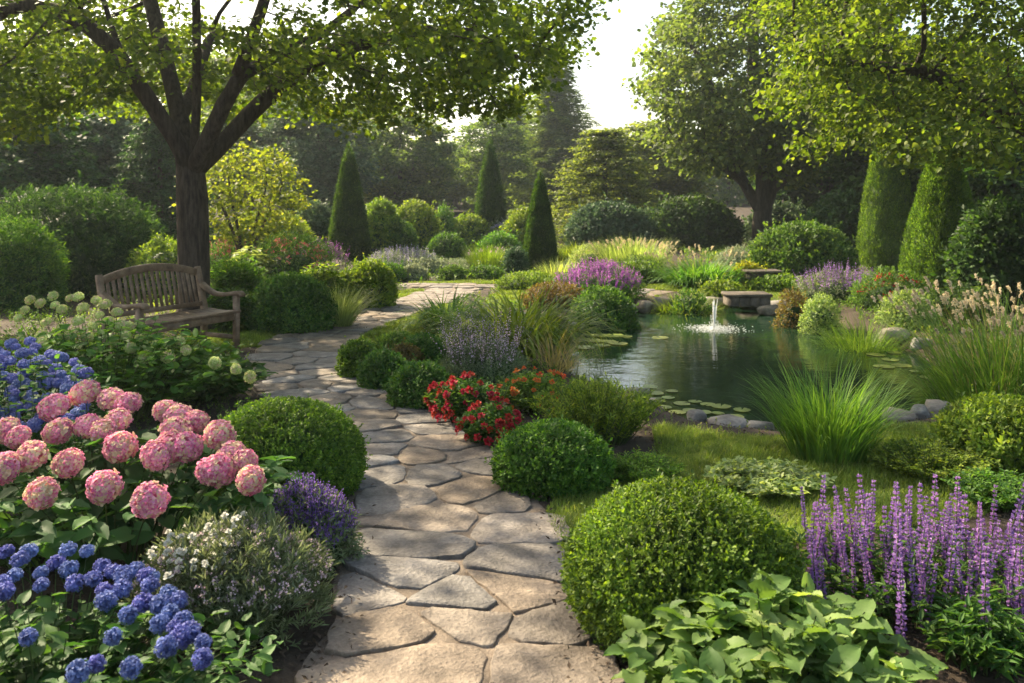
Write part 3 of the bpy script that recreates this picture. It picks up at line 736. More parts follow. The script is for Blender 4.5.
at_ = ell_pts(2600, rng, (bx - .1, by, bz + 6.0), (4.1, 3.6, 4.6), .3, lambda P: (P[:, 2] > bz + 2.3 + .3 * np.sin(P[:, 0] * 2)) & (P[:, 0] > bx - 3.55 + .5 * np.clip(P[:, 2] - bz - 6, 0, 2)))
big_tree('broadleaf_tree', 'tall dense broadleaf tree with forked trunk standing behind the pond', 'tree', (bx, by, bz), sd_, at_, 'far', 'bark_far', .15, 38, .26, .3, 32, LEAF, .34, .46, 2.0, rmax=.03, r_tip=.009)

# tree whose boughs hang in from the right edge
rng = np.random.default_rng(41)
bx, by = 7.9, 11.6; bz = h1(bx, by)
sd_ = [(None, [(bx, by, bz), (bx - .05, by, bz + 1.6)]), (1, [(bx, by, bz + 1.6), (bx - 1, by - .2, bz + 2.6), (bx - 2.4, by - .4, bz + 3.3), (bx - 3.9, by - .5, bz + 3.4)]), (1, [(bx, by, bz + 1.6), (bx - .4, by - .3, bz + 3.4), (bx - 1.2, by - .5, bz + 5.2)]),
       (1, [(bx, by, bz + 1.6), (bx + .5, by, bz + 3), (bx + 1, by, bz + 5)]), (1, [(bx, by, bz + 1.5), (bx - .6, by - 1, bz + 2.3), (bx - 1.6, by - 2.2, bz + 2.5)]), (1, [(bx - .5, by - .1, bz + 2.1), (bx - 1.6, by + .8, bz + 3.3), (bx - 3, by + 1.4, bz + 4.3)])]
def zl2(P): return P[:, 2] > bz + 2.0 + 1.0 * np.clip((P[:, 0] - 4.6) / 2, 0, 1) - .3 * (np.sin(P[:, 0] * 3.1 + P[:, 1]) > .5)
at_ = np.concatenate([ell_pts(1900, rng, (7.2, 11.2, 4.5), (4.0, 3.5, 3.2), .25, zl2), ell_pts(130, rng, (5.0, 9.6, 2.25), (.9, .9, .4), .1), ell_pts(160, rng, (4.2, 11.2, 3.0), (.9, 1.2, .9), .1)])
big_tree('overhanging_tree', 'yellow-green tree whose boughs hang over the two cypresses from the right edge', 'tree', (bx, by, bz), sd_, at_, 'treeyel', 'bark', .074, 64, .18, .2, 42, LEAF, rmax=.026, droop=.5)

# small golden tree beside the shade tree trunk
rng = np.random.default_rng(51)
bx, by = (245 - 512) / FPX * 17.5, 17.5; bz = h1(bx, by)
sd_ = [(None, [(bx, by, bz), (bx, by, bz + .25)])] + [(1, [(bx, by, bz + .2), (bx + dx * .4, by + dy * .4, bz + 1.0), (bx + dx, by + dy, bz + 1.9)]) for dx, dy in ((-.7, .2), (-.2, -.4), (.35, .3), (.8, -.1))]
at_ = ell_pts(600, rng, (bx + .02, by, bz + 1.75), (1.35, 1.1, 1.15), .2, lambda P: P[:, 2] > bz + .7)
big_tree('ornamental_tree', 'small golden-leaved multi-stemmed tree glowing in the sun just right of the big trunk', 'tree', (bx, by, bz), sd_, at_, 'golden', 'bark_far', .075, 16, .13, .07, 52, MAPLE, .16, .24, 1.2, rmax=.012, r_tip=.004)

# trees at the back of the garden: a few kinds, each standing tree an object with its own trunk and crown
def back_proto(kind, seed):
    rng = np.random.default_rng(seed); g = Geo(); c = Geo()
    if kind == 'round':
        a = ell_pts(230, rng, (0, 0, 3.7), (2.3, 2.1, 3.1), .25, lambda P: P[:, 2] > .9)
        N, Pn = grow([(None, [(0, 0, 0), (0, 0, 1.2)]), (1, [(0, 0, 1.2), (-.5, .2, 2.6), (-.8, .1, 4.2)]), (1, [(0, 0, 1.2), (.4, -.2, 2.8), (.7, 0, 4.6)]), (1, [(0, 0, 1.2), (0, 0, 5)])], a, .35, .5, 2.2, 40, rng)
        R_ = tree_mesh(N, Pn, g, .012, r_trunk=.15); crown_leaves(c, N, R_, rng, 110, .25, .15, LEAF, .05, .3)
    elif kind == 'layered':
        P0 = []
        for k in range(15):
            z = .7 + k * .36; r = 2.35 * (1 - (k / 16) ** 1.5) + .2; nb = 9
            for j in range(nb):
                a = j * 6.283 / nb + k * 1.1 + rng.uniform(-.3, .3); L_ = r * rng.uniform(.7, 1.1)
                pts = np.array([(math.cos(a) * L_ * t, math.sin(a) * L_ * t, z + .25 * t - .45 * t * t * (L_ / 2)) for t in (0, .35, .7, 1)]); tube(g, pts, [.035, .025, .015, .006], 4)
                for t in np.linspace(.3, 1.02, 9): P0.append(pts[0] + (pts[-1] - pts[0]) * t + A_((0, 0, .12 * math.sin(t * 3))))
        P0 = np.array(P0); tube(g, [(0, 0, -.1), (0, 0, 2), (0, 0, 5.5), (0, 0, 6.2)], [.15, .12, .05, .01], 8)
        I = np.repeat(np.arange(len(P0)), 26); P = P0[I] + rng.normal(size=(len(I), 3)) * A_((.2, .2, .07)); o = nrm(P * A_((1, 1, 0)) + 1e-6)
        s = .13 * rng.uniform(.6, 1.2, len(I)); scatter(c, LEAF, P, o + rng.normal(size=P.shape) * .5 - A_((0, 0, .35)), A_((0, 0, 1)) + rng.normal(size=P.shape) * .35, s, s * .8)
    elif kind == 'conifer':
        P0 = []; AX = []
        for k in range(34):
            z = .5 + k * .28; r = 2.3 * (1 - (k / 35) ** 1.15) + .12; nb = 8
            for j in range(nb):
                a = j * 6.283 / nb + k * 2.4 + rng.uniform(-.3, .3); L_ = r * rng.uniform(.65, 1.12)
                d = A_((math.cos(a), math.sin(a), 0)); sidev = A_((-math.sin(a), math.cos(a), 0))
                for t in np.arange(.15, 1.02, .16 / max(L_, .4)):
                    for sgn in (-1, 1):
                        P0.append(d * L_ * t + A_((0, 0, z + .15 * t - .5 * t * t * L_ * .4))); AX.append(d * .8 + sidev * sgn * .8 - A_((0, 0, .35)))
        P0 = np.array(P0); AX = np.array(AX); tube(g, [(0, 0, -.1), (0, 0, 4), (0, 0, 9.6), (0, 0, 10.1)], [.2, .14, .03, .01], 8)
        I = np.repeat(np.arange(len(P0)), 9); P = P0[I] + rng.normal(size=(len(I), 3)) * A_((.1, .1, .07)); s = .32 * rng.uniform(.5, 1.15, len(I))
        scatter(c, DIAM, P, AX[I] + rng.normal(size=P.shape) * .35, A_((0, 0, 1)) + rng.normal(size=P.shape) * .5, s, s * .22)
    elif kind == 'airy':
        a = ell_pts(210, rng, (0, 0, 5.2), (2.2, 2.0, 4.4), .1, lambda P: P[:, 2] > 1.2)
        N, Pn = grow([(None, [(0, 0, 0), (.05, 0, 3), (0, 0, 8.5)])], a, .4, .5, 2.6, 40, rng)
        R_ = tree_mesh(N, Pn, g, .01, r_trunk=.17); crown_leaves(c, N, R_, rng, 80, .26, .15, LEAF, .04, .4)
    return g, c
PROTO = {}
def back_tree(kind, seed, leaf, name, label, px, Y, topy, wpx, group='trees at the back of the garden', rot=0):
    key = (kind, seed)
    if key not in PROTO:
        g, c = back_proto(kind, seed); o1 = g.build('trunk', M['bark_far'], smooth=True); o2 = c.build('crown', M[leaf])
        V = np.empty(len(o2.data.vertices) * 3, np.float32); o2.data.vertices.foreach_get('co', V); V = V.reshape(-1, 3)
        PROTO[key] = (o1.data, o2.data, V[:, 2].max(), np.percentile(np.abs(V[:, 0]), 99.3)); bpy.data.objects.remove(o1); bpy.data.objects.remove(o2)
    d1, d2, hh, rr = PROTO[key]; x = (px - 512) / FPX * Y; z = h1(x, Y); ht = EYE - (topy - HOR) / FPX * Y - z; sw = wpx / 2 / FPX * Y / rr
    t = thing(name, (x, Y, z), label, 'tree', group, rot); t.scale = (sw, sw, ht / hh)
    for nm, d in (('trunk', d1), ('crown', d2)):
        o = bpy.data.objects.new(nm, d); COL.objects.link(o); o.parent = t
        if nm == 'crown' and d.materials[0] != M[leaf]:
            o.material_slots[0].link = 'OBJECT'; o.material_slots[0].material = M[leaf]
    return t
BT = [
 ('layered', 2, 'faryel', 'small_tree', 'layered yellow-green tree behind the right end of the flower bed, left of the forked tree', 605, 30, 128, 125),
 ('conifer', 3, 'far', 'conifer', 'tallest dark conifer rising behind the middle of the garden', 556, 47, 42, 105),
 ('conifer', 3, 'far', 'conifer', 'shorter hazy conifer just left of the tallest one', 515, 52, 84, 85),
 ('airy', 4, 'far', 'slender_tree', 'hazy slender tree behind the middle cone cypress', 492, 44, 112, 80),
 ('round', 1, 'far', 'distant_tree', 'rounded grey-green tree behind the left cone cypress, to its right', 400, 40, 104, 115),
 ('round', 5, 'bluegreen', 'distant_tree', 'shaded blue-green tree behind the left cone cypress, to its left', 318, 34, 92, 120),
 ('airy', 4, 'faryel', 'slender_tree', 'pale sunlit slender tree between the golden tree and the left cone cypress', 362, 48, 105, 80),
 ('round', 1, 'bluegreen', 'distant_tree', 'dark blue-green tree behind the big rhododendron at left', 95, 24, 88, 150),
 ('layered', 2, 'dark', 'layered_tree', 'dark layered tree filling the gap left of the big trunk', 160, 22, 112, 120),
 ('round', 5, 'dark', 'distant_tree', 'dark tree at the far left edge behind the shrubs', 15, 21, 80, 170),
 ('round', 1, 'far', 'distant_tree', 'grey-green tree seen between the limbs of the shade tree', 250, 38, 90, 130),
 ('airy', 6, 'far', 'slender_tree', 'misty slender tree at the left of the sky gap', 455, 58, 140, 70),
 ('round', 5, 'faryel', 'distant_tree', 'sunlit yellowish tree peeping between layered tree and forked tree', 655, 40, 120, 120),
 ('round', 1, 'dark', 'distant_tree', 'dark tree standing right of the forked trunk', 830, 34, 70, 170),
 ('round', 5, 'dark', 'distant_tree', 'dark tree behind the right-hand pair of cypresses', 925, 23, 20, 190),
 ('round', 1, 'dark', 'distant_tree', 'deep green tree at the far right edge behind the plumed grass', 1015, 19, 60, 170),
 ('airy', 4, 'far', 'slender_tree', 'tall slender tree seen behind the shade tree limbs at left', 60, 40, 5, 130),
 ('round', 1, 'faryel', 'distant_tree', 'sunlit round tree low between the left and farthest cone cypresses', 432, 52, 150, 90),
 ('airy', 6, 'bluegreen', 'slender_tree', 'tall blue-green tree behind the golden tree', 290, 46, 40, 110),
 ('round', 5, 'far', 'distant_tree', 'tall rounded tree behind the big trunk', 180, 44, 30, 170),
 ('conifer', 7, 'bluegreen', 'conifer', 'dark conifer behind the forked tree at its right', 880, 42, 10, 130),
]
for i, (k_, s_, lf, nm, lb, px, Y, ty, wp_) in enumerate(BT): back_tree(k_, s_, lf, nm, lb, px, Y, ty, wp_, rot=i * 1.7)
# the wood beyond, one mass
rng = np.random.default_rng(77); g = Geo()
for i in range(46):
    x = -60 + i * 2.7 + rng.uniform(-1, 1); y = rng.uniform(60, 72); hh = rng.uniform(4.5, 8.0) + 3 * (x < -12) + 3 * (x > 16) - 2.6 * (-10 < x < 12) ; z = h1(x, y)
    P, N_ = dome_pts(3600, rng, 2.8, 2.2, hh, .16, i, .45, .35); P = P + A_((x, y, z))
    s = rng.uniform(.2, .45, len(P)); scatter(g, LEAF, P, N_ + rng.normal(size=P.shape) * .6 - A_((0, 0, .3)), N_ + rng.normal(size=P.shape) * .6, s, s * .8)
    tube(g, [(x, y, z - .2), (x, y, z + hh * .7)], [.2, .08], 6, 1)
tag(g.build('woodland', [M['far'], M['bark_far']]), kind='stuff')

# cone cypresses
def cypress(label, px, pyb, wpx, topy, Y=None, n=9000, mat='cypress', taper=1.0):
    if Y is None: x, Y = ground_at(px, pyb)
    x = (px - 512) / FPX * Y; z = h1(x, Y); rr = wpx / 2 / FPX * Y; ht = EYE - (topy - HOR) / FPX * Y - z
    rng = np.random.default_rng(nseed()); t = thing('cone_cypress', (x, Y, z), label, 'cypress', 'cone cypresses')
    g = Geo(); u = rng.random(n); zz = 1 - np.sqrt(u) if taper > .8 else rng.random(n); 
    prof = lambda q: np.clip((1 - q ** 1.35) if taper > .8 else (1 - q ** 1.6), 0, 1) ** .85 * np.clip(.82 + q * 1.5, 0, 1)
    a = rng.uniform(0, 6.283, n); D = np.stack([np.cos(a), np.sin(a), zz * 2], -1)
    r = rr * prof(zz) * (1 + .085 * lumps(D, 5 + nseed(), 5)) * (1 - .2 * rng.random(n) ** 2)
    P = np.stack([r * np.cos(a), r * np.sin(a), .05 + zz * (ht - .07)], -1); o = np.stack([np.cos(a), np.sin(a), 0 * a], -1)
    Lf = .05 + .012 * Y / 10
    sprigs(g, P, o * .6 + A_((0, 0, .9)), rng, Lf * .75, Lf * .22, 5, DIAM, 1.0, .45, 1.6)
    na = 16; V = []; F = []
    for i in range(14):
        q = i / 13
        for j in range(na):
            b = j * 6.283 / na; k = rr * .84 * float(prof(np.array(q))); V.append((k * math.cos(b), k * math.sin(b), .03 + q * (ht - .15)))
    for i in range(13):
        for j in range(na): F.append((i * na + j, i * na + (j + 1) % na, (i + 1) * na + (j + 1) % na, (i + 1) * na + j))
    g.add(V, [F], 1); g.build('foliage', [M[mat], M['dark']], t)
    g = Geo(); tube(g, [(0, 0, -.1), (0, 0, .3)], [.05, .045], 8); g.build('trunk', M['bark_far'], t)
cypress('clipped cone cypress left of the middle path, beside the yellow-green globe shrubs', 349, 266, 42, 145)
cypress('cone cypress farthest back, rising behind the mounded flower bed', 490, 226, 35, 139, 27)
cypress('smallest cone cypress standing behind the purple flower mound', 540, 272, 33, 173)
cypress('tall columnar cypress on the right bank, left of its wider neighbour', 887, 268, 56, 112, 19.5, 11000, 'box', .5)
cypress('wide columnar cypress nearest the plumed grass on the right bank', 943, 300, 78, 138, 14.5, 13000, 'box', .5)
# ------------------------------------------------------------------ bench
def bench():
    FR = A_((-2.88, 9.05)); w = nrm(A_((-.46, -.89))); d = A_((w[1], -w[0])); 
    if d[0] > 0: d = -d                      # towards the back of the bench
    Ln, Dp = 1.27, .5
    z0 = h1(-3.2, 8.6)
    rz = math.atan2(w[1], w[0])
    t = thing('garden_bench', (FR[0], FR[1], z0), 'weathered wooden garden bench with arched slatted back under the shade tree', 'bench')
    Wv = A_((w[0], w[1], 0)); Dv = A_((d[0], d[1], 0)); Zv = A_((0, 0, 1))
    def L(a, b, c): return Wv * a + Dv * b + Zv * c
    def beam(g, P, Q, wd, th, up=None, bev=.006):
        P, Q = A_(P), A_(Q); ax = nrm(Q - P); up = Zv if up is None else up
        s = nrm(np.cross(ax, up)); u = np.cross(s, ax); pr = []
        for sx, sy in ((-1, -1), (1, -1), (1, 1), (-1, 1)):
            cx, cy_ = sx * wd / 2, sy * th / 2
            a_, b_ = (cx - sx * bev, cy_), (cx, cy_ - sy * bev)
            pr += [a_, b_] if sx * sy < 0 else [b_, a_]
        V = [P + s * x + u * y for x, y in pr] + [Q + s * x + u * y for x, y in pr]; k = len(pr)
        g.add(V, [[(i, (i + 1) % k, k + (i + 1) % k, k + i) for i in range(k)], [tuple(range(k))[::-1], tuple(range(k, 2 * k))]])
    def one(name, *beams, **kw):
        g = Geo()
        for b in beams: beam(g, *b, **kw)
        return g.build(name, M['wood'], t)
    def arc(g, pts, wd, th, sidev):
        """a sawn board following a curve: width wd along sidev, thickness th across the curve"""
        pts = np.asarray(pts, float); tg = nrm(np.gradient(pts, axis=0)); nn = nrm(np.cross(tg, sidev)); s = sidev
        th = np.broadcast_to(th, (len(pts),)); V = []
        for p_, n_, h_ in zip(pts, nn, th):
            for a, b in ((-.5, -.4), (-.4, -.5), (.4, -.5), (.5, -.4), (.5, .4), (.4, .5), (-.4, .5), (-.5, .4)): V.append(p_ + s * wd * a + n_ * h_ * b)
        k = 8; F = [(i * k + j, i * k + (j + 1) % k, (i + 1) * k + (j + 1) % k, (i + 1) * k + j) for i in range(len(pts) - 1) for j in range(k)]
        g.add(V, [F, [tuple(range(k))[::-1], tuple(range((len(pts) - 1) * k, len(pts) * k))]])
    lean = .10
    for a in (.03, Ln - .03):
        one('leg', (L(a, .03, -.05), L(a, .03, .60), .058, .058, Dv))
        g = Geo(); arc(g, [L(a, Dp + .02, -.05), L(a, Dp, .3), L(a, Dp, .44), L(a, Dp + .05, .65), L(a, Dp + lean, .86), L(a, Dp + lean + .005, .885)], .058, [.06, .062, .066, .058, .05, .03], Wv)
        g.build('back_post', M['wood'], t)
        g = Geo(); arc(g, [L(a, Dp + .04, .70), L(a, Dp - .05, .645), L(a, Dp - .16, .60), L(a, Dp - .28, .595), L(a, .06, .618), L(a, -.02, .625), L(a, -.05, .61), L(a, -.06, .59)], .075, [.04, .042, .042, .042, .044, .044, .036, .02], Wv)
        g.build('armrest', M['wood'], t)
        one('stretcher', (L(a, .06, .155), L(a, Dp - .02, .155), .035, .045))
    g = Geo()
    for i in range(7):
        b = .02 + i * .068; zz = .43 - .012 * math.sin(i / 6 * math.pi); beam(g, L(.0 if i else -.0, b, zz), L(Ln, b, zz), .058, .022, Zv, .004)
    g.build('seat', M['wood'], t)
    one('seat_rail', (L(.06, .035, .375), L(Ln - .06, .035, .375), .026, .075)); one('seat_rail', (L(.06, Dp - .0, .375), L(Ln - .06, Dp, .375), .026, .075))
    def topz(a): q = (a / Ln - .5) * 2; return .835 + .115 * (1 - q * q) ** .9 if abs(q) < 1 else .835
    g = Geo(); aa = np.linspace(.055, Ln - .055, 21); arc(g, [L(a, Dp + lean * .98, topz(a) - .035) for a in aa], .034, .075, nrm(Dv + Zv * .15)); g.build('top_rail', M['wood'], t)
    one('lower_rail', (L(.055, Dp + .012, .49), L(Ln - .055, Dp + .012, .49), .03, .05))
    g = Geo()
    for a in np.linspace(.115, Ln - .115, 17): beam(g, L(a, Dp + .016, .51), L(a, Dp + lean * .97, topz(a) - .068), .034, .014, Dv, .003)
    g.build('back_slats', M['wood'], t)
bench()

# ------------------------------------------------------------------ rocks round the pond
def rock_mesh(seed, sx, sy, sz):
    rng = np.random.default_rng(seed); nz, na = 11, 18; V = []
    for i in range(nz):
        t = -1 + 2 * i / (nz - 1); s = math.sqrt(max(0, 1 - t * t))
        for j in range(na):
            a = j * 6.283 / na; V.append((s * math.cos(a), s * math.sin(a), t))
    V = A_(V); D = nrm(V); r = 1 + .16 * lumps(D, seed, 1.6) + .05 * lumps(D, seed + 1, 5)
    V = np.sign(D) * np.abs(D) ** .72 * r[:, None]
    for k in range(9):                        # split faces
        nn = nrm(rng.normal(size=3) * A_((1, 1, .8))); c = rng.uniform(.72, .95); d = V @ nn - c; V = np.where(d[:, None] > 0, V - nn * d[:, None] * .85, V)
    g = Geo(); F = [(i * na + j, i * na + (j + 1) % na, (i + 1) * na + (j + 1) % na, (i + 1) * na + j) for i in range(nz - 1) for j in range(na)]
    g.add(V * A_((sx, sy, sz)), [F]); return g
def rock(label, px, pyb, wpx, hpx, group=None, z=None, flat=None, name='rock', rz=None):
    zb = WATER_Z + .02 if z is None else z
    x, Y = gp(px, pyb, zb); w = wpx / FPX * Y; hh = hpx / FPX * Y; s = nseed()
    g = rock_mesh(s, w / 2, w / 2 * .75, hh * .62); o = g.build(name, M['rock'], smooth=False)
    for p_ in o.data.polygons: p_.use_smooth = True
    o.location = (x, Y + w * .3, zb + hh * .36); o.rotation_euler = (0, 0, (s * .7) % .9 - .45 if rz is None else rz)
    return tag(o, label, 'rock', group)
G_ = 'rocks edging the pond'
for a in [
 ('big rounded brown boulder at the water edge right of the sedge tuft', 943, 420, 30, 19), ('low grey rock left of the rounded brown boulder, half behind sedge', 905, 425, 34, 14), ('flat pale rock right beside the sedge tuft at the waterline', 892, 436, 34, 10),
 ('rounded grey-brown stone leaning against the low grey rock by the sedge', 922, 420, 22, 15),
 ('small round grey stone at the left of the near shore rocks', 698, 425, 20, 14), ('smallest dark stone among the near shore rocks', 684, 431, 20, 11), ('wide flat grey slab rock lying left of the sedge tuft', 733, 432, 46, 12), ('flat cream stone at the edge of the lawn below the lily pads', 708, 442, 44, 8), ('low tan stone tucked between flat slab and sedge tuft', 762, 433, 30, 11),
 ('broad grey boulder on the right bank below the fine grass clump', 898, 345, 34, 17), ('rounded small stone beside the broad boulder, under the plumed grass', 925, 352, 24, 15), ('pale pebble-like stone on top of the right bank by the red flowers', 901, 318, 12, 9),
 ('grey rock under the dark hedge mound, left end', 576, 324, 26, 14), ('dark rock at the right end of the hedge mound, by the water', 628, 315, 22, 11), ('brown rock below the daylily clump at the waterline', 571, 332, 28, 10),
 ('squarish grey stone at the far shore, right of the hedge mound', 645, 312, 20, 13), ('tan stone next to the squarish one on the far shore', 664, 309, 24, 12), ('dark flat stone at the far shore under the bright grass clump', 688, 307, 22, 9), ('long low stone on the far shore left of the fountain', 716, 306, 34, 9), ('pale flat stone below the timber step at the shore', 752, 309, 26, 6), ('wide pale stone between timber step and orange shrub', 783, 310, 30, 10), ('pale ledge stone at the foot of the orange shrub', 770, 314, 24, 8),
 ('low stone at the right shore under the plumed grass', 985, 396, 34, 14), ('grey stone at the right edge below the plumed grass', 1018, 400, 34, 22), ('stone at the water edge under the bushy green perennial', 652, 410, 24, 10), ('flat stone left of the near lily pads', 640, 397, 26, 8)]: rock(*a, group=G_)
# low old timber steps at the far shore
for lab, px, pyb, wpx, hpx, z in (('low dark timber-faced stone step beside the water behind the fountain', 750, 305, 42, 11, -.02), ('upper flat stone slab step above the timber-faced one', 765, 290, 34, 7, .2)):
    x, Y = gp(px, pyb, 0); w = wpx / FPX * Y; hh = hpx / FPX * Y + .02; t = thing('stone_step', (x, Y + .2, z), lab, 'step', 'steps by the far shore')
    g = Geo(); rng = np.random.default_rng(nseed())
    k = 4
    for i in range(k):
        a0, a1 = -w / 2 + w * i / k + .006, -w / 2 + w * (i + 1) / k - .006; dz = rng.uniform(-.012, .006)
        V = [(a0, -.2, 0), (a1, -.2, 0), (a1, .2, 0), (a0, .2, 0), (a0, -.2, hh - .05 + dz), (a1, -.2, hh - .05 + dz), (a1, .2, hh - .05), (a0, .2, hh - .05)]
        g.add(V, [[(0, 1, 5, 4), (1, 2, 6, 5), (2, 3, 7, 6), (3, 0, 4, 7), (4, 5, 6, 7)]])
    g.build('riser', M['slab'], t)
    g = Geo(); V = []
    for zz, e in ((hh - .052, 0), (hh - .045, .02), (hh - .01, .022), (hh, .008)):
        for sx, sy in ((-1, -1), (1, -1), (1, 1), (-1, 1)): V.append((sx * (w / 2 + e), sy * (.2 + e), zz))
    g.add(V, [[(i * 4 + j, i * 4 + (j + 1) % 4, i * 4 + 4 + (j + 1) % 4, i * 4 + 4 + j) for i in range(3) for j in range(4)], [(12, 13, 14, 15)]]); g.build('tread', M['slab'], t)

# ------------------------------------------------------------------ lily pads
def pad_mesh(seed):
    rng = np.random.default_rng(seed); k = 22; V = [(0, 0, 0)]
    for i in range(k + 1):
        a = .18 + (6.283 - .36) * i / k; r = 1 + .03 * math.sin(a * 5 + seed) ; V.append((r * math.cos(a), r * math.sin(a), .03 * math.sin(a * 3 + seed) + .03))
    g = Geo(); g.add(V, [[(0, i + 1, i + 2) for i in range(k)]]); return data_of(g, 'lily_pad', M['pad'])
PADS = [pad_mesh(i) for i in range(3)]
def pad_group(pts, label, r0, r1, seed):
    rng = np.random.default_rng(seed)
    for i, (px, py) in enumerate(pts):
        x, Y = gp(px, py, WATER_Z); o = bpy.data.objects.new('lily_pad', PADS[i % 3]); COL.objects.link(o); s = rng.uniform(r0, r1)
        o.location = (x, Y, WATER_Z + .006 + i * .0004); o.scale = (s, s, .3 * s); o.rotation_euler = (rng.normal() * .02, rng.normal() * .02, rng.uniform(0, 6.28)); tag(o, label, 'lily pad', 'lily pads floating on the pond')
pad_group([(583, 327), (594, 330), (607, 329), (620, 331), (588, 335), (601, 336), (614, 336), (626, 337), (594, 341), (608, 342), (581, 341), (602, 346), (618, 344), (585, 348)], 'round yellow-green lily pad in the cluster by the daylily bank', .075, .13, 1)
pad_group([(668, 398), (682, 404), (695, 402), (708, 405), (721, 407), (690, 411), (704, 413), (718, 414), (677, 413), (664, 408), (656, 402), (700, 420), (713, 422), (728, 421), (742, 411), (672, 392), (655, 394), (735, 418), (650, 388)], 'pale round lily pad in the near cluster by the shore rocks', .05, .085, 2)
pad_group([(838, 330), (850, 331), (824, 327), (845, 339), (858, 341), (836, 338), (870, 342), (860, 336)], 'flat yellowish lily pad below the fine grass clump', .08, .16, 3)
pad_group([(876, 355), (890, 360), (902, 366), (894, 353), (884, 367), (930, 378), (918, 372)], 'flat yellow-green lily pad off the right bank rocks', .06, .11, 4)
pad_group([(660, 338)], 'single lily pad floating alone in the middle of the pond', .1, .11, 5)

# ------------------------------------------------------------------ fountain
x, Y = gp(714, 329, WATER_Z); t = thing('fountain_jet', (x, Y, WATER_Z), 'small white fountain jet spraying up from the pond', 'fountain')
rng = np.random.default_rng(9); g = Geo(); hj = .4
for i in range(26):
    a = rng.uniform(0, 6.28); sp = abs(rng.normal()) * .012; hh = hj * rng.uniform(.6, 1.0); pts = []
    for q in np.linspace(0, 1, 9): pts.append((math.cos(a) * sp * q * 1.6, math.sin(a) * sp * q * 1.6, .01 + hh * q))
    tube(g, pts, np.array([.009, .008, .007, .0065, .006, .0055, .005, .004, .002]) * rng.uniform(.6, 1.1), 5)
g.build('water_column', M['spray'], t, smooth=True)
g = Geo(); n_ = 1500; r = np.abs(rng.normal(size=n_)) * .2 + .02; a = rng.uniform(0, 6.28, n_); z = np.where(rng.random(n_) < .62, .004 + .02 * rng.random(n_), rng.random(n_) ** 1.5 * hj * np.clip(1 - r / .2, 0, 1) * .9 + .005)
r = np.where(z > .05, r * .45, r)
P = np.stack([r * np.cos(a), r * np.sin(a), z], -1); OCT = (A_([(0, 0, .5), (.5, 0, 0), (0, .5, 0), (-.5, 0, 0), (0, -.5, 0), (0, 0, -.5)])[:, [0, 2, 1]], [[(0, 1, 2), (0, 2, 3), (0, 3, 4), (0, 4, 1), (5, 2, 1), (5, 3, 2), (5, 4, 3), (5, 1, 4)]])
scatter(g, OCT, P, A_([(0, 0, 1.)]) + 0 * P, A_([(0, 1., 0)]) + 0 * P, rng.uniform(.006, .017, n_) * np.where(z < .03, .5, .7), rng.uniform(.005, .014, n_) * np.where(z < .03, 1.7, .8))
tag(g.build('splash', M['spray'], t), kind='stuff')

# ------------------------------------------------------------------ foreground box mounds
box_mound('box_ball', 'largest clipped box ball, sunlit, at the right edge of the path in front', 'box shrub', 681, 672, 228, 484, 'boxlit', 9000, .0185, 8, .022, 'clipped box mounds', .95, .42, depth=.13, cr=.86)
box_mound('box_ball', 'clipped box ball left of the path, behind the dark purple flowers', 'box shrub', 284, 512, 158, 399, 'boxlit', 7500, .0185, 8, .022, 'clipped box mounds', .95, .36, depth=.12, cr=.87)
box_mound('box_ball', 'rounded box bush right of the path beneath the red flowers', 'box shrub', 552, 500, 116, 424, 'box', 3600, .024, 7, .05, 'clipped box mounds', .95, .36, depth=.14)
box_mound('low_shrub', 'low dark-green mound at the path bend, in front of the red flowers', 'shrub', 421, 411, 62, 364, 'mid', 1500, .03, 7, .08, 'low mounds along the inner path edge')
box_mound('low_shrub', 'low green mound just left of the one at the path bend', 'shrub', 384, 392, 46, 352, 'mid', 1100, .03, 7, .1, 'low mounds along the inner path edge')
box_mound('low_shrub', 'leftmost low green mound on the inner path edge', 'shrub', 360, 380, 42, 342, 'box', 1000, .03, 7, .1, 'low mounds along the inner path edge')
box_mound('low_shrub', 'small bronze-tinged mound behind the path bend mound', 'shrub', 405, 372, 34, 346, 'rust', 700, .03, 6, .12, 'low mounds along the inner path edge')
box_mound('low_shrub', 'upright bushy green mound beside the grey lavender on the inner path edge', 'shrub', 424, 368, 42, 336, 'mid', 900, .035, 6, .12, 'low mounds along the inner path edge')
box_mound('low_shrub', 'pale green mound beneath the daylilies at the lawn edge', 'shrub', 396, 360, 44, 334, 'fresh', 900, .03, 6, .1, 'low mounds along the inner path edge')

# ------------------------------------------------------------------ pink hydrangea
rng = np.random.default_rng(61)
PINKB = [data_of(ball_mesh(np.random.default_rng(i), .074, 190, .0165, c_), 'flower_head', [M['p_pink'], M['p_cream']]) for i, c_ in enumerate((.2, .34, .5, .26))]
def px_heads(t, base, lst, Yf, data, r, scale=(.9, 1.1), name='flower_head', seed=1):
    rng = np.random.default_rng(seed); pts = []; dn = []
    for px, py in lst:
        q = px3(px, py, Yf(px, py)) - A_(base); pts.append(q); d = nrm(q * A_((1, 1, .3)) + A_((0, -.25, .55))); dn.append(d)
    heads(t, name, data, pts, dn, rng, *scale); return np.array(pts)
def head_stems(t, pts, rng, r=.004, spread=.35, mat='stem'):
    pts = np.array(pts); P0 = pts * A_((spread, spread, 0)); P1 = pts * A_((.7, .7, .6)); g = Geo(); thin_tubes(g, P0, P1, pts - A_((0, 0, .01)), r, 5); g.build('stem', M[mat], t)
b = A_((-1.75, 3.75, 0)); t = thing('hydrangea', b, 'big pink hydrangea with mop-head blooms left of the path', 'hydrangea', 'hydrangeas')
